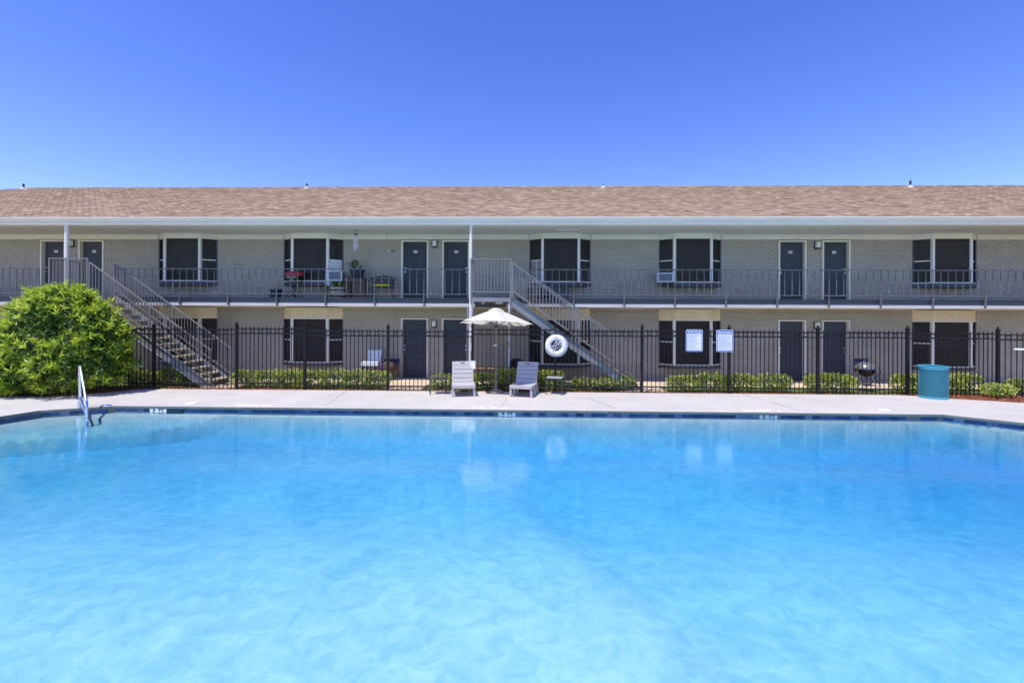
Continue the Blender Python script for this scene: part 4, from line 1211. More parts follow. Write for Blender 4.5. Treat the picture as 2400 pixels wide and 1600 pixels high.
can.xf(TILT); can.build('canopy', 'canvas', um, local=True, smooth=True)
cap = MB()
for k in range(6):
    a0 = va[k]; cap.v.append((0.24 * math.cos(a0), 0.24 * math.sin(a0), 2.285)); 
for k in range(6): cap.v.append((0.10 * math.cos(va[k]), 0.10 * math.sin(va[k]), 2.345))
cap.v.append((0, 0, 2.36)); cap.f = [(k, (k + 1) % 6, 6 + (k + 1) % 6, 6 + k) for k in range(6)] + [(6 + k, 6 + (k + 1) % 6, 12) for k in range(6)]
cap.xf(TILT); cap.build('vent_cap', 'canvas', um, local=True)
for k in range(6):
    d = Vector((math.cos(va[k]), math.sin(va[k]), 0))
    MB().tube([d * 0.03 + Vector((0, 0, 2.27)), d * (R_ - 0.01) + Vector((0, 0, 1.905))], 0.009, 6).xf(TILT).build('rib', 'metal_dark', um, local=True)
    MB().tube([d * 0.03 + Vector((0, 0, 1.86)), d * 0.52 + Vector((0, 0, 2.095))], 0.007, 6).xf(TILT).build('strut', 'metal_dark', um, local=True)
MB().lathe([(0.04, -0.04), (0.045, 0.03)], (0, 0, 1.86), 10).build('hub', 'black', um, local=True, smooth=True)

# ---- life ring on the fence post
lr = thing('life_ring', 'white life ring with coiled rope hung on the fence', 'life ring', (0.92, 12.80, 1.0))
MB().torus((0.92, 12.79, 1.317), 0.222, 0.078, 40, 12).build('ring_body', 'ring_white', lr, smooth=True)
gr = []
for k in range(49):
    t = 2 * math.pi * k / 48; r = 0.30 + 0.018 * abs(math.sin(2 * t)); gr.append((0.92 + r * math.cos(t), 12.755, 1.317 + r * math.sin(t)))
MB().tube(gr, 0.007, 6).build('grab_line', 'rope', lr, smooth=True)
random.seed(5)
for q in range(3):
    pts = []; ph = random.uniform(0, 6); ax_, az_ = random.uniform(.08, .15), random.uniform(.08, .16); cz = 1.30 - 0.03 * q
    for k in range(26):
        t = k / 25 * 2 * math.pi * 1.25
        pts.append((0.92 + ax_ * math.sin(t + ph) + 0.03 * math.sin(3 * t), 12.73 - 0.012 * q, cz + az_ * math.cos(t * 1.0 + ph * .7) + 0.02 * math.cos(4 * t)))
    MB().tube(pts, 0.006, 6).build('rope_coil', 'rope', lr, smooth=True)
MB().tube([(0.92, 12.74, 1.36), (0.895, 12.73, 1.45), (0.90, 12.73, 1.53), (0.94, 12.73, 1.53), (0.945, 12.73, 1.46), (0.91, 12.735, 1.37)], 0.008, 6).build('hanging_loop', 'rope', lr, smooth=True)
MB().tube([(0.62, 12.74, 1.35), (0.78, 12.73, 1.30), (0.98, 12.72, 1.36), (1.18, 12.74, 1.31)], 0.008, 6).build('cross_line', 'rope', lr, smooth=True)
MB().box(0.88, 0.93, 12.845, 12.866, 1.55, 1.80).box(0.89, 0.92, 12.70, 12.845, 1.54, 1.565).build('hook', 'metal_dark', lr)

# ---- rules signs
def rounded(x0, x1, z0, z1, r, y, t=0.004, n=5):
    pts = []
    for cx, cz, a0 in ((x1 - r, z1 - r, 0), (x0 + r, z1 - r, 90), (x0 + r, z0 + r, 180), (x1 - r, z0 + r, 270)):
        for k in range(n + 1):
            a = math.radians(a0 + 90 * k / n); pts.append((cx + r * math.cos(a), cz + r * math.sin(a)))
    m_ = len(pts)
    return MB().add([(x, y, z) for x, z in pts] + [(x, y + t, z) for x, z in pts], [tuple(range(m_)), tuple(range(2 * m_ - 1, m_ - 1, -1))] + [(i, (i + 1) % m_, m_ + (i + 1) % m_, m_ + i) for i in range(m_)])
def sign(x0, z0, title, label, seed, tsize):
    w, h, y = 0.462, 0.612, 12.852
    t = thing('pool_sign', label, 'sign', (x0 + w / 2, y, z0), group='pool rules signs on the fence')
    rounded(x0, x0 + w, z0, z0 + h, 0.045, y).build('sign_plate', 'sign_white', t)
    rounded(x0 + 0.012, x0 + w - 0.012, z0 + 0.012, z0 + h - 0.012, 0.036, y - 0.003, 0.0025).build('blue_border', 'sign_blue', t)
    rounded(x0 + 0.034, x0 + w - 0.034, z0 + 0.036, z0 + h - 0.115, 0.012, y - 0.006, 0.0025).build('text_field', 'sign_white', t)
    tm = text_mb(title, tsize, bold=0.003)
    wd_ = max(v[0] for v in tm.v) - min(v[0] for v in tm.v); k = min(1.0, (w - 0.07) / wd_)
    tm.v = [(x0 + w / 2 + v[0] * k, y - 0.0065, z0 + h - 0.068 + v[1]) for v in tm.v]
    tm.build('title', 'sign_white', t)
    rs = random.Random(seed); z = z0 + h - 0.14; ln_ = MB()
    while z > z0 + 0.055:
        x = x0 + 0.05; end = x0 + w - rs.choice([0.055, 0.06, 0.075, 0.16, 0.22])
        while x < end:
            wl_ = rs.uniform(0.015, 0.05); ln_.box(x, min(x + wl_, end), y - 0.0085, y - 0.0065, z - 0.0045, z + 0.0045); x += wl_ + 0.008
        z -= rs.choice([0.019, 0.019, 0.027])
    tag(ln_.build('fine_print', 'print_grey', t), kind='stuff')
    for zz in (z0 + 0.02, z0 + h - 0.02):
        kb = MB().lathe([(0.008, 0), (0.008, 0.004)], n=8); kb.xf(Matrix.Translation((x0 + w / 2, y - 0.006, zz)) @ Matrix.Rotation(math.radians(90), 4, 'X')); kb.build('bolt', 'flashing', t)
    for xx in (x0 + 0.06, x0 + w - 0.06): box(xx - 0.012, xx + 0.012, y + 0.005, y + 0.03, z0 + 0.40, z0 + 0.44).build('clip', 'metal_dark', t)
sign(4.546, 1.170, 'POOL RULES', 'white and blue POOL RULES sign on the fence', 3, 0.066)
sign(5.386, 1.166, 'REGLAS DE PISCINA', 'white and blue REGLAS DE PISCINA sign overlapping a fence post', 4, 0.056)

# ---- small white box on the fence post behind the left lounger
wb = thing('alarm_box', 'small white box on the fence post behind the left lounger', 'box', (-1.42, 12.84, 0.64))
MB().box(-1.488, -1.350, 12.795, 12.862, 0.642, 0.862).build('case', 'sign_white', wb)
for x in (-1.455, -1.385): MB().box(x - 0.01, x + 0.01, 12.790, 12.794, 0.835, 0.845).build('screw', 'metal_dark', wb)
MB().tube([(-1.42, 12.82, 0.642), (-1.44, 12.83, 0.5), (-1.47, 12.85, 0.3)], 0.006, 5).build('cable', 'rope', wb)

# ---- chrome handrail at the entry steps
hr = thing('pool_handrail', 'polished steel handrail at the left corner of the pool', 'handrail', (-10.22, 10.25, 0))
def arc(pts, r=0.09, n=5):
    """Round the corners of a polyline."""
    pts = [Vector(p) for p in pts]; out = [pts[0]]
    for a, b, c in zip(pts[:-2], pts[1:-1], pts[2:]):
        d0, d1 = (a - b), (c - b); q = min(r, d0.length * .45, d1.length * .45)
        p0, p1 = b + d0.normalized() * q, b + d1.normalized() * q
        for k in range(n + 1):
            t = k / n; out.append(p0 * (1 - t) ** 2 + b * 2 * t * (1 - t) + p1 * t ** 2)
    return out + [pts[-1]]
MB().tube(arc([(-10.22, 10.25, 0.02), (-10.245, 10.265, 1.0), (-9.56, 9.74, 0.20), (-9.46, 9.655, -0.45)], 0.10), 0.0255, 14).build('rail_tube', 'chrome', hr, smooth=True)
MB().tube([(-10.225, 10.252, 0.24), (-9.49, 9.685, -0.10), (-9.47, 9.665, -0.16)], 0.0225, 12).build('brace_tube', 'chrome', hr, smooth=True)
MB().lathe([(0.062, 0.0), (0.058, 0.175), (0.05, 0.182), (0.03, 0.184)], (-10.22, 10.25, 0.0), 16).build('base_sleeve', 'flashing', hr, smooth=True)
MB().tube([(-10.30, 10.25, 0.195), (-10.25, 10.24, 0.205), (-10.20, 10.21, 0.195)], 0.012, 6).build('tie_wire', 'metal_dark', hr)
bt = thing('float_marker', 'tiny navy tile block on the coping right of the handrail', 'tile', (-9.80, 10.52, 0))
MB().box(-9.86, -9.74, 10.50, 10.54, 0.004, 0.02).build('block', 'sign_blue', bt)

# ---- skimmer lids in the deck
for x, y, lab in ((-8.03, 10.82, 'round white skimmer lid in the deck near the 3 FT marker'), (8.42, 10.85, 'round white skimmer lid in the deck below the kettle grill')):
    t = thing('skimmer_lid', lab, 'lid', (x, y, 0), group='skimmer lids in the deck')
    MB().lathe([(0.128, 0.0), (0.128, 0.008), (0.12, 0.011), (0.0, 0.012)], (x, y, 0.001), 24).build('lid', 'lid_white', t, smooth=True)
    MB().torus((x, y, 0.005), 0.137, 0.006, 28, 6, 'z').build('collar_ring', 'concrete', t, smooth=True)

# ---- teal litter bin of expanded steel
BX, BYY, BR, BH = 11.02, 12.53, 0.305, 0.86
bn = thing('litter_bin', 'round teal metal mesh litter bin on the deck at the right', 'litter bin', (BX, BYY, 0))
MB().torus((BX, BYY, BH - 0.02), BR + 0.004, 0.020, 40, 8, 'z').build('top_rim', 'teal', bn, smooth=True)
MB().lathe([(BR + 0.012, BH - 0.085), (BR + 0.014, BH - 0.03)], (BX, BYY, 0), 40, caps=False).build('top_band', 'teal', bn, smooth=True)
MB().lathe([(BR + 0.012, 0.004), (BR + 0.014, 0.045), (BR + 0.002, 0.05)], (BX, BYY, 0), 40, caps=False).build('bottom_band', 'teal', bn, smooth=True)
ms = MB(); NA, NZ = 64, 29; z0, z1 = 0.045, BH - 0.08
for i in range(NA):
    for j in range(NZ):
        a0 = 2 * math.pi * (i + (j % 2) * 0.5) / NA; dz = (z1 - z0) / NZ; z = z0 + j * dz
        for sgn in (-1, 1):
            a1 = a0 + sgn * math.pi / NA; w = 0.0064
            p0 = (BX + BR * math.cos(a0), BYY + BR * math.sin(a0), z); p1 = (BX + (BR + 0.006) * math.cos(a1), BYY + (BR + 0.006) * math.sin(a1), z + dz)
            ms.add([(p0[0], p0[1], p0[2] - w), (p1[0], p1[1], p1[2] - w), (p1[0], p1[1], p1[2] + w), (p0[0], p0[1], p0[2] + w)], [(0, 1, 2, 3)])
tag(ms.build('mesh_wall', 'teal', bn), kind='stuff')
MB().lathe([(0.27, 0.03), (0.275, BH - 0.06)], (BX, BYY, 0), 32).build('liner', 'teal_dark', bn, smooth=True)

# ---- kettle grill behind the fence
KX, KY = 10.02, 13.60
kg = thing('kettle_grill', 'black and grey kettle barbecue behind the fence left of the litter bin', 'grill', (KX, KY, 0))
zc = 0.64; r = 0.265
MB().lathe([(0.02, zc - 0.235), (0.12, zc - 0.225), (0.20, zc - 0.175), (0.25, zc - 0.09), (r, zc)], (KX, KY, 0), 24).build('bowl', 'enamel_black', kg, smooth=True)
ld = MB().lathe([(r + 0.008, zc + 0.002), (r + 0.006, zc + 0.03), (0.235, zc + 0.10), (0.17, zc + 0.155), (0.08, zc + 0.185), (0.0, zc + 0.19)], (KX, KY, 0), 24).build('lid', 'enamel_grey', kg, smooth=True)
MB().tube([(KX - 0.06, KY, zc + 0.18), (KX - 0.045, KY, zc + 0.235), (KX + 0.045, KY, zc + 0.235), (KX + 0.06, KY, zc + 0.18)], 0.011, 8).build('lid_handle', 'chrome', ld, smooth=True)
for a in (215, 325, 90):
    c, s_ = math.cos(math.radians(a)), math.sin(math.radians(a))
    MB().tube([(KX + 0.16 * c, KY + 0.16 * s_, zc - 0.18), (KX + 0.30 * c, KY + 0.30 * s_, 0.0)], 0.012, 8).build('leg', 'flashing', kg, smooth=True)
MB().tube(arc([(KX + 0.25, KY - 0.03, zc + 0.02), (KX + 0.37, KY - 0.03, zc + 0.06), (KX + 0.43, KY - 0.03, zc - 0.10)], 0.05), 0.013, 8).build('side_handle', 'wood_dark', kg, smooth=True)
MB().tube(arc([(KX - 0.24, KY, zc - 0.03), (KX - 0.25, KY - 0.05, zc - 0.16), (KX - 0.12, KY - 0.12, zc - 0.27), (KX + 0.05, KY - 0.10, zc - 0.26)], 0.08), 0.011, 8).build('ash_hoop', 'rust', kg, smooth=True)

def camp_chair(label, x, y, m_, rz=0, h=0.82):
    t = thing('folding_chair', label, 'chair', (x, y, 0.004), rz)
    for sx in (-1, 1):
        MB().tube([(sx * 0.24, -0.22, 0), (sx * 0.24, 0.20, 0.42)], 0.011, 6).build('leg', 'metal_dark', t, local=True)
        MB().tube([(sx * 0.25, 0.20, 0), (sx * 0.25, -0.18, 0.42)], 0.011, 6).build('leg', 'metal_dark', t, local=True)
        MB().tube([(sx * 0.24, 0.18, 0.36), (sx * 0.24, 0.27, h)], 0.011, 6).build('back_post', 'metal_dark', t, local=True)
    MB().add([(-0.24, -0.20, 0.43), (0.24, -0.20, 0.43), (0.24, 0.19, 0.40), (-0.24, 0.19, 0.40), (0, 0, 0.385)], [(0, 1, 4), (1, 2, 4), (2, 3, 4), (3, 0, 4)]).build('seat', m_, t, local=True)
    MB().add([(-0.24, 0.19, 0.50), (0.24, 0.19, 0.50), (0.24, 0.265, h), (-0.24, 0.265, h), (0, 0.25, 0.65)], [(0, 1, 4), (1, 2, 4), (2, 3, 4), (3, 0, 4)]).build('back', m_, t, local=True)
    return t
camp_chair('navy folding chair behind the kettle grill', 10.72, 14.45, 'navy_cloth', 0.1)

# ================================================================== THINGS ON THE GROUND FLOOR WALK
wc = thing('side_chair', 'white upholstered chair with dark legs against the wall behind the long hedge', 'chair', (-4.97, 14.75, 0.004))
MB().box(-5.22, -4.68, 14.52, 14.98, 0.50, 0.62).build('seat', 'white_leather', wc)
bk = MB().add([(-5.13, 14.93, 0.62), (-4.73, 14.93, 0.62), (-4.70, 14.98, 0.97), (-5.16, 14.98, 0.97), (-5.13, 15.02, 0.62), (-4.73, 15.02, 0.62), (-4.70, 15.06, 0.97), (-5.16, 15.06, 0.97)],
              [(0, 1, 2, 3), (7, 6, 5, 4), (0, 4, 5, 1), (1, 5, 6, 2), (2, 6, 7, 3), (3, 7, 4, 0)]).build('back', 'white_leather', wc)
for x, y in ((-5.15, 14.58), (-4.76, 14.58), (-5.15, 14.95), (-4.76, 14.95)):
    MB().tube([(x, y, 0.50), (x + (0.04 if x > -5 else -0.04), y - 0.03, 0.004)], [0.022, 0.014], 8).build('leg', 'black', wc)
bg = thing('canvas_bag', 'slumped brown bag beside the white chair', 'bag', (-4.42, 14.85, 0.004))
bb = MB().ellipsoid((-4.42, 14.85, 0.42), (0.27, 0.19, 0.25), 16, 10)
bb.v = [(x + 0.012 * math.sin(z * 40 + x * 30), y + 0.015 * math.sin(x * 37), max(z, 0.19) + 0.01 * math.sin(x * 25)) for x, y, z in bb.v]; bb.build('body', 'brown_cloth', bg, smooth=True)
MB().tube([(-4.55, 14.8, 0.62), (-4.48, 14.78, 0.70), (-4.34, 14.78, 0.70), (-4.27, 14.8, 0.61)], 0.012, 6).build('strap', 'navy_cloth', bg, smooth=True)
MB().ellipsoid((-4.66, 14.72, 0.46), (0.06, 0.05, 0.14), 10, 8).build('side_pouch', 'violet_cloth', bg, smooth=True)
camp_chair('navy folding chair under the brown bag beside the middle door', -4.36, 14.92, 'navy_cloth', 0.2, 0.66)
wbn = thing('wooden_bench', 'plank bench behind the shrubs under the middle landing', 'bench', (-1.10, 14.9, 0.004))
for k in range(3): box(-1.62, -0.58, 14.70 + k * 0.135, 14.825 + k * 0.135, 0.40, 0.44).build('plank', 'wood_tan', wbn)
for x in (-1.5, -0.70): box(x - 0.04, x + 0.04, 14.72, 15.08, 0.004, 0.398).build('leg', 'wood_dark', wbn)
tc = thing('tub_chair', 'dark plastic chair behind the right lounger', 'chair', (-0.22, 14.85, 0.004))
pr = MB()
for i in range(15):
    a = math.radians(-20 + 220 * i / 14)
    for z, q in ((0.35, 0.20), (0.72 - 0.14 * (1 - abs(math.sin(a)) if math.sin(a) > 0 else 1), 0.24)): pr.v.append((-0.22 + q * math.cos(a), 14.85 + q * math.sin(a), z))
pr.f = [(2 * i, 2 * i + 2, 2 * i + 3, 2 * i + 1) for i in range(14)]
pr.build('shell', 'black', tc, smooth=True)
MB().lathe([(0.20, 0.34), (0.21, 0.375)], (-0.22, 14.85, 0), 18).build('seat', 'black', tc, smooth=True)
for sx in (-1, 1):
    for sy in (-1, 1): MB().tube([(-0.22 + sx * 0.13, 14.85 + sy * 0.13, 0.34), (-0.22 + sx * 0.19, 14.85 + sy * 0.18, 0.004)], 0.014, 6).build('leg', 'black', tc)

# ================================================================== WALL LAMPS
def wall_lamp(x0, x1, z0, z1, label):
    t = thing('wall_lamp', label, 'wall lamp', ((x0 + x1) / 2, WY, z0), group='wall lamps between paired doors')
    box(x0, x1, 15.352, 15.386, z0, z1).build('back_plate', 'metal_dark', t)
    MB().add([(x0 + 0.02, 15.35, z0 + 0.03), (x1 - 0.02, 15.35, z0 + 0.03), (x1 - 0.02, 15.35, z1 - 0.02), (x0 + 0.02, 15.35, z1 - 0.02), (x0 + 0.035, 15.28, z0 + 0.045), (x1 - 0.035, 15.28, z0 + 0.045), (x1 - 0.035, 15.28, z1 - 0.035), (x0 + 0.035, 15.28, z1 - 0.035)],
             [(4, 5, 6, 7), (0, 1, 5, 4), (1, 2, 6, 5), (2, 3, 7, 6), (3, 0, 4, 7)]).build('shade', 'lamp_glass', t)
    box(x0 + 0.005, x1 - 0.005, 15.275, 15.352, z0, z0 + 0.028).build('lower_trim', 'metal_dark', t)
wall_lamp(-3.115, -2.935, 4.42, 4.675, 'wall lamp between the upper doors beside the middle landing')
wall_lamp(9.645, 9.825, 4.385, 4.645, 'wall lamp between the upper doors at the right')
wall_lamp(-3.125, -2.945, 1.705, 1.965, 'wall lamp between the lower doors left of the umbrella')
wall_lamp(9.64, 9.82, 1.74, 1.98, 'wall lamp between the lower doors at the right')
wall_lamp(-15.735, -15.555, 4.42, 4.675, 'wall lamp half hidden by the white column at the left')

# ================================================================== THINGS ON THE UPPER WALKWAY
Z2 = FL2 + 0.001
def ac_unit(label, x0, x1, y0, y1, z0, z1, rz=0):
    t = thing('window_air_conditioner', label, 'air conditioner', ((x0 + x1) / 2, (y0 + y1) / 2, z0), rz)
    hw, hd, h = (x1 - x0) / 2, (y1 - y0) / 2, z1 - z0
    MB().box(-hw, hw, -hd, hd, 0, h).build('casing', 'ac_white', t, local=True)
    MB().box(-hw + 0.04, hw - 0.04, -hd - 0.008, -hd - 0.001, 0.045, h - 0.04).build('grille', 'ac_grille', t, local=True)
    f = MB()
    for a, b, c, d in ((-hw, hw, 0, 0.04), (-hw, hw, h - 0.035, h)): f.box(a, b, -hd - 0.016, -hd - 0.001, c, d)
    for a in (-hw, hw - 0.038): f.box(a, a + 0.038, -hd - 0.016, -hd - 0.001, 0.041, h - 0.036)
    f.build('bezel', 'ac_white', t, local=True)
    for k in range(5): MB().box(hw + 0.001, hw + 0.006, -hd + 0.04 + k * 0.05, -hd + 0.07 + k * 0.05, 0.06, h - 0.06).build('side_vent', 'ac_grille', t, local=True)
    return t
ac_unit('white window air conditioner in the bay beside the barrel planter', -6.44, -5.97, 14.82, 15.22, 3.245, 3.58)
ac_unit('white window air conditioner in the bay above the Pool Rules sign', 4.37, 4.86, 14.86, 15.24, 3.235, 3.545, math.radians(-8))

# through-wall unit and crate below the bay behind the middle stairs
tw = thing('wall_air_conditioner', 'grey through-wall air conditioner below the bay behind the middle stairs', 'air conditioner', (1.27, 15.3, FL2))
fb_ = MB().box(0.95, 1.60, 15.24, 15.385, 2.72, 2.75).box(0.95, 1.60, 15.24, 15.385, 3.06, 3.10).box(0.95, 0.99, 15.24, 15.385, 2.75, 3.06).box(1.50, 1.60, 15.24, 15.385, 2.75, 3.06); fb_.build('sleeve', 'stringer', tw)
box(0.99, 1.50, 15.30, 15.38, 2.75, 3.06).build('grille', 'ac_grille', tw)
ct = thing('pet_crate', 'dark crate with pale edges on the walkway behind the middle stairs', 'crate', (0.48, 14.9, Z2))
box(0.13, 0.84, 14.72, 15.05, FL2 + 0.03, 3.05).build('liner', 'black', ct)
for (a, b) in (((0.11, 14.70), (0.86, 14.70)), ((0.11, 15.07), (0.86, 15.07))):
    for z in (FL2 + 0.015, 3.065): MB().bar((a[0], a[1], z), (b[0], b[1], z), 0.02, 0.02).build('edge_bar', 'resin', ct)
    for x in (0.11, 0.36, 0.61, 0.86): MB().bar((x, a[1], FL2 + 0.025), (x, a[1], 3.055), 0.016, 0.016).build('upright', 'resin', ct)

# red barbecue on a folding stand
rg = thing('tabletop_grill', 'red-lidded barbecue on a folding stand on the walkway', 'grill', (-7.62, 14.95, Z2))
lid = MB(); prof = [(0.32, 0.0), (0.315, 0.05), (0.28, 0.11), (0.20, 0.145), (0.0, 0.155)]
lid.lathe(prof, n=24); lid.v = [(-7.62 + x, 14.95 + y * 0.62, 3.42 + z) for x, y, z in lid.v]; lid.build('lid', 'red', rg, smooth=True)
bw = MB().lathe([(0.20, -0.10), (0.27, -0.075), (0.315, -0.002)], n=24); bw.v = [(-7.62 + x, 14.95 + y * 0.62, 3.42 + z) for x, y, z in bw.v]; bw.build('bowl', 'enamel_black', rg, smooth=True)
MB().box(-7.80, -7.48, 14.765, 14.79, 3.33, 3.40).build('front_panel', 'base_brown', rg)
MB().box(-7.32, -7.13, 14.86, 15.04, 3.375, 3.39).build('side_shelf', 'enamel_black', rg)
for y in (14.83, 15.07):
    MB().bar((-7.90, y, Z2), (-7.40, y, 3.31), 0.02, 0.02).build('stand_leg', 'black', rg); MB().bar((-7.34, y + 0.02, Z2), (-7.84, y + 0.02, 3.31), 0.02, 0.02).build('stand_leg', 'black', rg)
MB().bar((-7.45, 14.8, 3.2), (-7.45, 15.1, 3.2), 0.018, 0.018).build('stand_brace', 'black', rg)
gb = MB().lathe([(0.05, 0), (0.055, 0.11), (0.05, 0.14), (0.02, 0.15)], (-7.62, 14.95, FL2 + 0.0), 12); gb.build('gas_bottle', 'planter_grey', rg, smooth=True)

# teal pot
tp = thing('plant_pot', 'dark teal plastic pot left of the red barbecue', 'pot', (-8.2, 14.85, Z2))
MB().lathe([(0.155, 0), (0.195, 0.27), (0.215, 0.275), (0.215, 0.32), (0.195, 0.32), (0.185, 0.28), (0.0, 0.27)], (-8.2, 14.85, Z2), 20).build('pot', 'planter_teal', tp, smooth=True)
MB().tube([(-8.14, 14.85, 2.92), (-8.10, 14.84, 3.05), (-8.05, 14.83, 3.14)], [0.008, 0.006, 0.004], 5).build('dry_stalk', 'stem', tp)
MB().tube([(-8.22, 14.87, 2.92), (-8.26, 14.87, 3.04), (-8.27, 14.86, 3.10)], [0.008, 0.006, 0.004], 5).build('dry_stalk', 'stem', tp)

# white watering jug hanging off the bay
jg = thing('watering_can', 'pale plastic watering can left of the air conditioner', 'watering can', (-6.46, 14.95, 3.07))
MB().lathe([(0.065, 0.0), (0.075, 0.02), (0.07, 0.17), (0.045, 0.20), (0.045, 0.205)], (-6.46, 14.95, 3.075), 14).build('body', 'ac_white', jg, smooth=True)
MB().tube(arc([(-6.42, 14.93, 3.27), (-6.40, 14.92, 3.38), (-6.46, 14.92, 3.42), (-6.50, 14.94, 3.27)], 0.04), 0.008, 6).build('handle', 'metal_dark', jg, smooth=True)
MB().tube([(-6.525, 14.93, 3.12), (-6.60, 14.91, 3.22)], [0.016, 0.010], 8).build('spout', 'ac_white', jg, smooth=True)
st = thing('plant_stand', 'small dark stand under the watering can', 'stand', (-6.46, 14.95, Z2))
box(-6.58, -6.34, 14.84, 15.06, 3.045, 3.072).build('top', 'iron', st)
for x in (-6.56, -6.36):
    for y in (14.86, 15.04): MB().bar((x, y, Z2), (x, y, 3.044), 0.016, 0.016).build('leg', 'iron', st)

def pot_leaves(t, c, n, r, L, W, m_, up=0.7, kind='stuff'):
    p = np.array(c)[None] + rng.normal(size=(n, 3)) * np.array(r)[None]
    a = unit((p - np.array(c)[None]) / (np.array(r)[None]) + rng.normal(size=(n, 3)) * 0.5 + [0, 0, up])
    off = np.array(woff(t))
    tag(inst('foliage', leaves_mesh('pot_foliage', p - off, a, rng.uniform(L * .6, L * 1.2, n), rng.uniform(W * .7, W * 1.2, n), m_, 0.2), t), kind=kind)

# half barrel with salad greens
br = thing('barrel_planter', 'half-barrel planter with bright green leaves under the air conditioner', 'planter', (-6.09, 14.8, Z2))
for k in range(20):
    a0, a1 = 2 * math.pi * k / 20 + 0.01, 2 * math.pi * (k + 1) / 20 - 0.01
    v = []
    for z, r_ in ((0.0, 0.215), (0.19, 0.245), (0.385, 0.262)):
        for q in (r_, r_ - 0.02):
            for a in (a0, a1): v.append((-6.09 + q * math.cos(a), 14.8 + q * math.sin(a), Z2 + z))
    MB().add(v, [(0, 1, 5, 4), (4, 5, 9, 8), (2, 6, 7, 3), (6, 10, 11, 7), (8, 9, 11, 10), (0, 4, 6, 2), (4, 8, 10, 6), (1, 3, 7, 5), (5, 7, 11, 9)]).build('stave', 'barrel', br)
for z, r_ in ((0.06, 0.228), (0.26, 0.256)): MB().lathe([(r_, z), (r_ + 0.006, z + 0.02), (r_ + 0.004, z + 0.045)], (-6.09, 14.8, Z2), 28, caps=False).build('hoop', 'black', br, smooth=True)
MB().lathe([(0.0, 0.35), (0.235, 0.35)], (-6.09, 14.8, Z2), 20, caps=False).build('soil', 'soil', br)
pot_leaves(br, (-6.07, 14.8, 3.09), 150, (0.11, 0.10, 0.035), 0.09, 0.028, 'leaf_lettuce')

# plain table carrying the grey planter
tb = thing('walkway_table', 'dark wooden table carrying the grey planter', 'table', (-5.55, 14.92, Z2))
box(-5.86, -5.22, 14.68, 15.16, 3.30, 3.335).build('top', 'wood_dark', tb)
box(-5.82, -5.26, 14.70, 14.72, 3.22, 3.299).build('apron', 'wood_dark', tb)
for x in (-5.80, -5.33):
    for y in (14.70, 15.09): box(x - 0.0, x + 0.06, y, y + 0.05, Z2, 3.299 if y > 15 else 3.219).build('leg', 'wood_dark', tb)
gp_ = thing('grey_planter', 'round grey planter with a young leafy plant on the table', 'planter', (-5.50, 14.92, 3.336))
MB().lathe([(0.165, 0.0), (0.175, 0.02), (0.23, 0.25), (0.255, 0.252), (0.255, 0.295), (0.235, 0.295), (0.225, 0.26), (0.0, 0.25)], (-5.50, 14.92, 3.336), 24).build('pot', 'planter_grey', gp_, smooth=True)
for z, r_ in ((0.07, 0.19), (0.10, 0.197)): MB().lathe([(r_, z), (r_ + 0.004, z + 0.012)], (-5.50, 14.92, 3.336), 24, caps=False).build('groove_band', 'black', gp_, smooth=True)
MB().tube([(-5.58, 14.92, 3.58), (-5.60, 14.92, 3.70), (-5.61, 14.92, 3.80)], [0.01, 0.008, 0.004], 6).build('stem', 'stem', gp_, smooth=True)
pot_leaves(gp_, (-5.61, 14.92, 3.80), 46, (0.06, 0.06, 0.045), 0.12, 0.034, 'leaf_pot', 0.2)
pot_leaves(gp_, (-5.42, 14.90, 3.62), 34, (0.07, 0.05, 0.015), 0.07, 0.016, 'leaf_pot', 0.5)

# cast-iron bench and its cushion
ib = thing('iron_bench', 'black cast-iron bench with a lattice back on the walkway', 'bench', (-4.67, 14.95, Z2))
rb = MB()
for i in range(25):
    u = i / 24; x = -5.09 + 0.85 * u; top = 3.34 + 0.10 * math.sin(math.pi * u) ** 0.7
    rb.v += [(x, 15.10, top), (x, 15.125, top), (x, 15.125, top - 0.03), (x, 15.10, top - 0.03)]
rb.f = [(4 * i + a, 4 * i + (a + 1) % 4, 4 * i + 4 + (a + 1) % 4, 4 * i + 4 + a) for i in range(24) for a in range(4)]
rb.build('top_rail', 'iron', ib)
for row, z in enumerate((3.17, 3.255, 3.335)):
    for k in range(9 if row < 2 else 7):
        x = (-5.03 if row < 2 else -4.94) + k * 0.092 + (0.046 if row == 1 else 0)
        if x > -4.27: continue
        MB().torus((x, 15.11, z), 0.040, 0.0085, 12, 5).build('lattice_ring', 'iron', ib)
box(-5.06, -4.28, 14.72, 15.12, 3.03, 3.05).build('seat', 'iron', ib)
for x in (-5.07, -4.27):
    s_ = 1 if x > -4.5 else -1
    MB().tube(arc([(x, 15.11, 3.40), (x + s_ * .03, 15.05, 3.25), (x + s_ * .02, 14.76, 3.24), (x, 14.72, 3.05)], 0.06), 0.014, 8).build('arm', 'iron', ib, smooth=True)
    for y in (14.74, 15.10): MB().tube(arc([(x, y, 3.05), (x - s_ * 0.03, y, 2.88), (x + s_ * 0.02, y, Z2)], 0.08), [0.014] * 8, 8).build('leg', 'iron', ib, smooth=True)
cs = thing('seat_cushion', 'bright yellow cushion on the iron bench', 'cushion', (-4.65, 14.90, 3.052))
cq = MB().ellipsoid((-4.65, 14.90, 3.10), (0.31, 0.17, 0.048), 22, 8)
cq.v = [(-4.65 + math.copysign(abs((x + 4.65) / 0.31) ** 0.6 * 0.31, x + 4.65), 14.90 + math.copysign(abs((y - 14.9) / 0.17) ** 0.6 * 0.17, y - 14.9), z) for x, y, z in cq.v]
cq.build('cushion_body', 'yellow', cs, smooth=True)

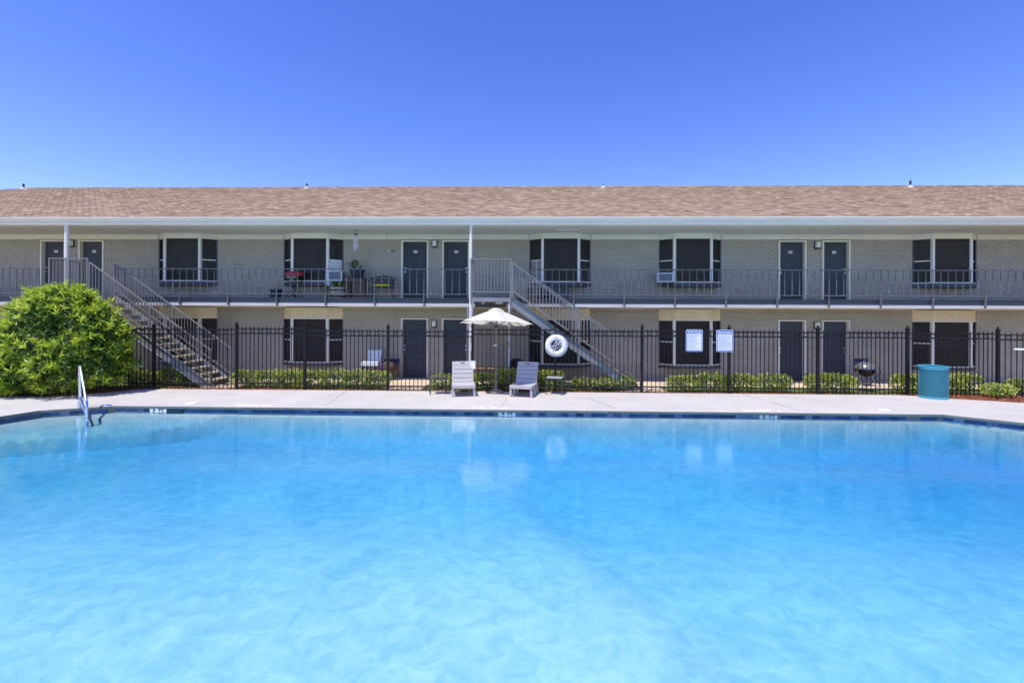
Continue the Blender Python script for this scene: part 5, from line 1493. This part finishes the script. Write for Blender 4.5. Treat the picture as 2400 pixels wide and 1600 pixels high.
# wind chime under the soffit
wcq = thing('wind_chime', 'silver wind chime hanging from the soffit above the bench', 'wind chime', (-5.36, 14.40, 4.2))
MB().tube([(-5.36, 14.40, 4.86), (-5.36, 14.40, 4.715)], 0.005, 5).build('hanger', 'metal_dark', wcq)
MB().torus((-5.36, 14.40, 4.80), 0.018, 0.004, 10, 5).build('hook_eye', 'metal_dark', wcq)
MB().lathe([(0.075, 0), (0.078, 0.012), (0.07, 0.02)], (-5.36, 14.40, 4.695), 16).build('disc', 'black', wcq, smooth=True)
for k, L in enumerate((0.34, 0.38, 0.42, 0.36, 0.44, 0.32)):
    a = 2 * math.pi * k / 6; x, y = -5.36 + 0.058 * math.cos(a), 14.40 + 0.058 * math.sin(a)
    MB().tube([(x, y, 4.69), (x, y, 4.61)], 0.002, 4).build('cord', 'metal_dark', wcq)
    MB().tube([(x, y, 4.61), (x, y, 4.61 - L)], 0.0115, 8).build('chime_tube', 'chime', wcq, smooth=True)
MB().tube([(-5.36, 14.40, 4.69), (-5.36, 14.40, 4.30)], 0.003, 4).build('clapper_cord', 'black', wcq)
MB().ellipsoid((-5.36, 14.40, 4.44), (0.022, 0.022, 0.028), 8, 6).build('clapper', 'black', wcq)
hk = thing('plant_hook', 'small dark hook under the soffit left of the middle doors', 'hook', (-4.55, 15.0, 4.86))
MB().tube(arc([(-4.55, 15.0, 4.86), (-4.55, 15.0, 4.80), (-4.52, 15.0, 4.76), (-4.55, 15.0, 4.72), (-4.57, 15.0, 4.75)], 0.02), 0.006, 6).build('hook_wire', 'metal_dark', hk)
go = thing('wall_ornament', 'small pale lizard-shaped ornament on the upper brick wall', 'ornament', (-4.60, WY - 0.02, 4.28))
MB().tube([(-4.585, 15.372, 4.365), (-4.605, 15.370, 4.32), (-4.59, 15.372, 4.27), (-4.60, 15.374, 4.225)], [0.012, 0.018, 0.012, 0.003], 7).build('body', 'cream', go, smooth=True)
for sx in (-1, 1): MB().tube([(-4.60, 15.372, 4.335 if sx > 0 else 4.30), (-4.60 + sx * 0.035, 15.374, 4.345 if sx > 0 else 4.32)], 0.005, 5).build('foot', 'cream', go)
bx = thing('wall_bell', 'tiny dark round fitting on the upper brick wall left of the middle doors', 'fitting', (-4.45, WY - 0.02, 4.30))
kb = MB().lathe([(0.028, 0), (0.024, 0.02), (0.0, 0.028)], n=12); kb.xf(Matrix.Translation((-4.455, 15.388, 4.305)) @ Matrix.Rotation(math.radians(90), 4, 'X')); kb.build('cap', 'black', bx, smooth=True)

# pale board strapped to the fence at the right edge
pb = thing('fence_board', 'short white board strapped across the pickets at the right edge of the picture', 'board', (13.6, 12.6, 1.27))
MB().bar((13.36, 12.745, 1.305), (14.6, 12.25, 1.305), 0.02, 0.045).build('board', 'sign_white', pb)
for t_ in (0.2, 0.8): MB().bar((13.36 + 1.24 * t_, 12.78 - 0.495 * t_, 1.28), (13.36 + 1.24 * t_, 12.78 - 0.495 * t_, 1.33), 0.03, 0.05, up=(0, 1, 0)).build('strap', 'metal_dark', pb)
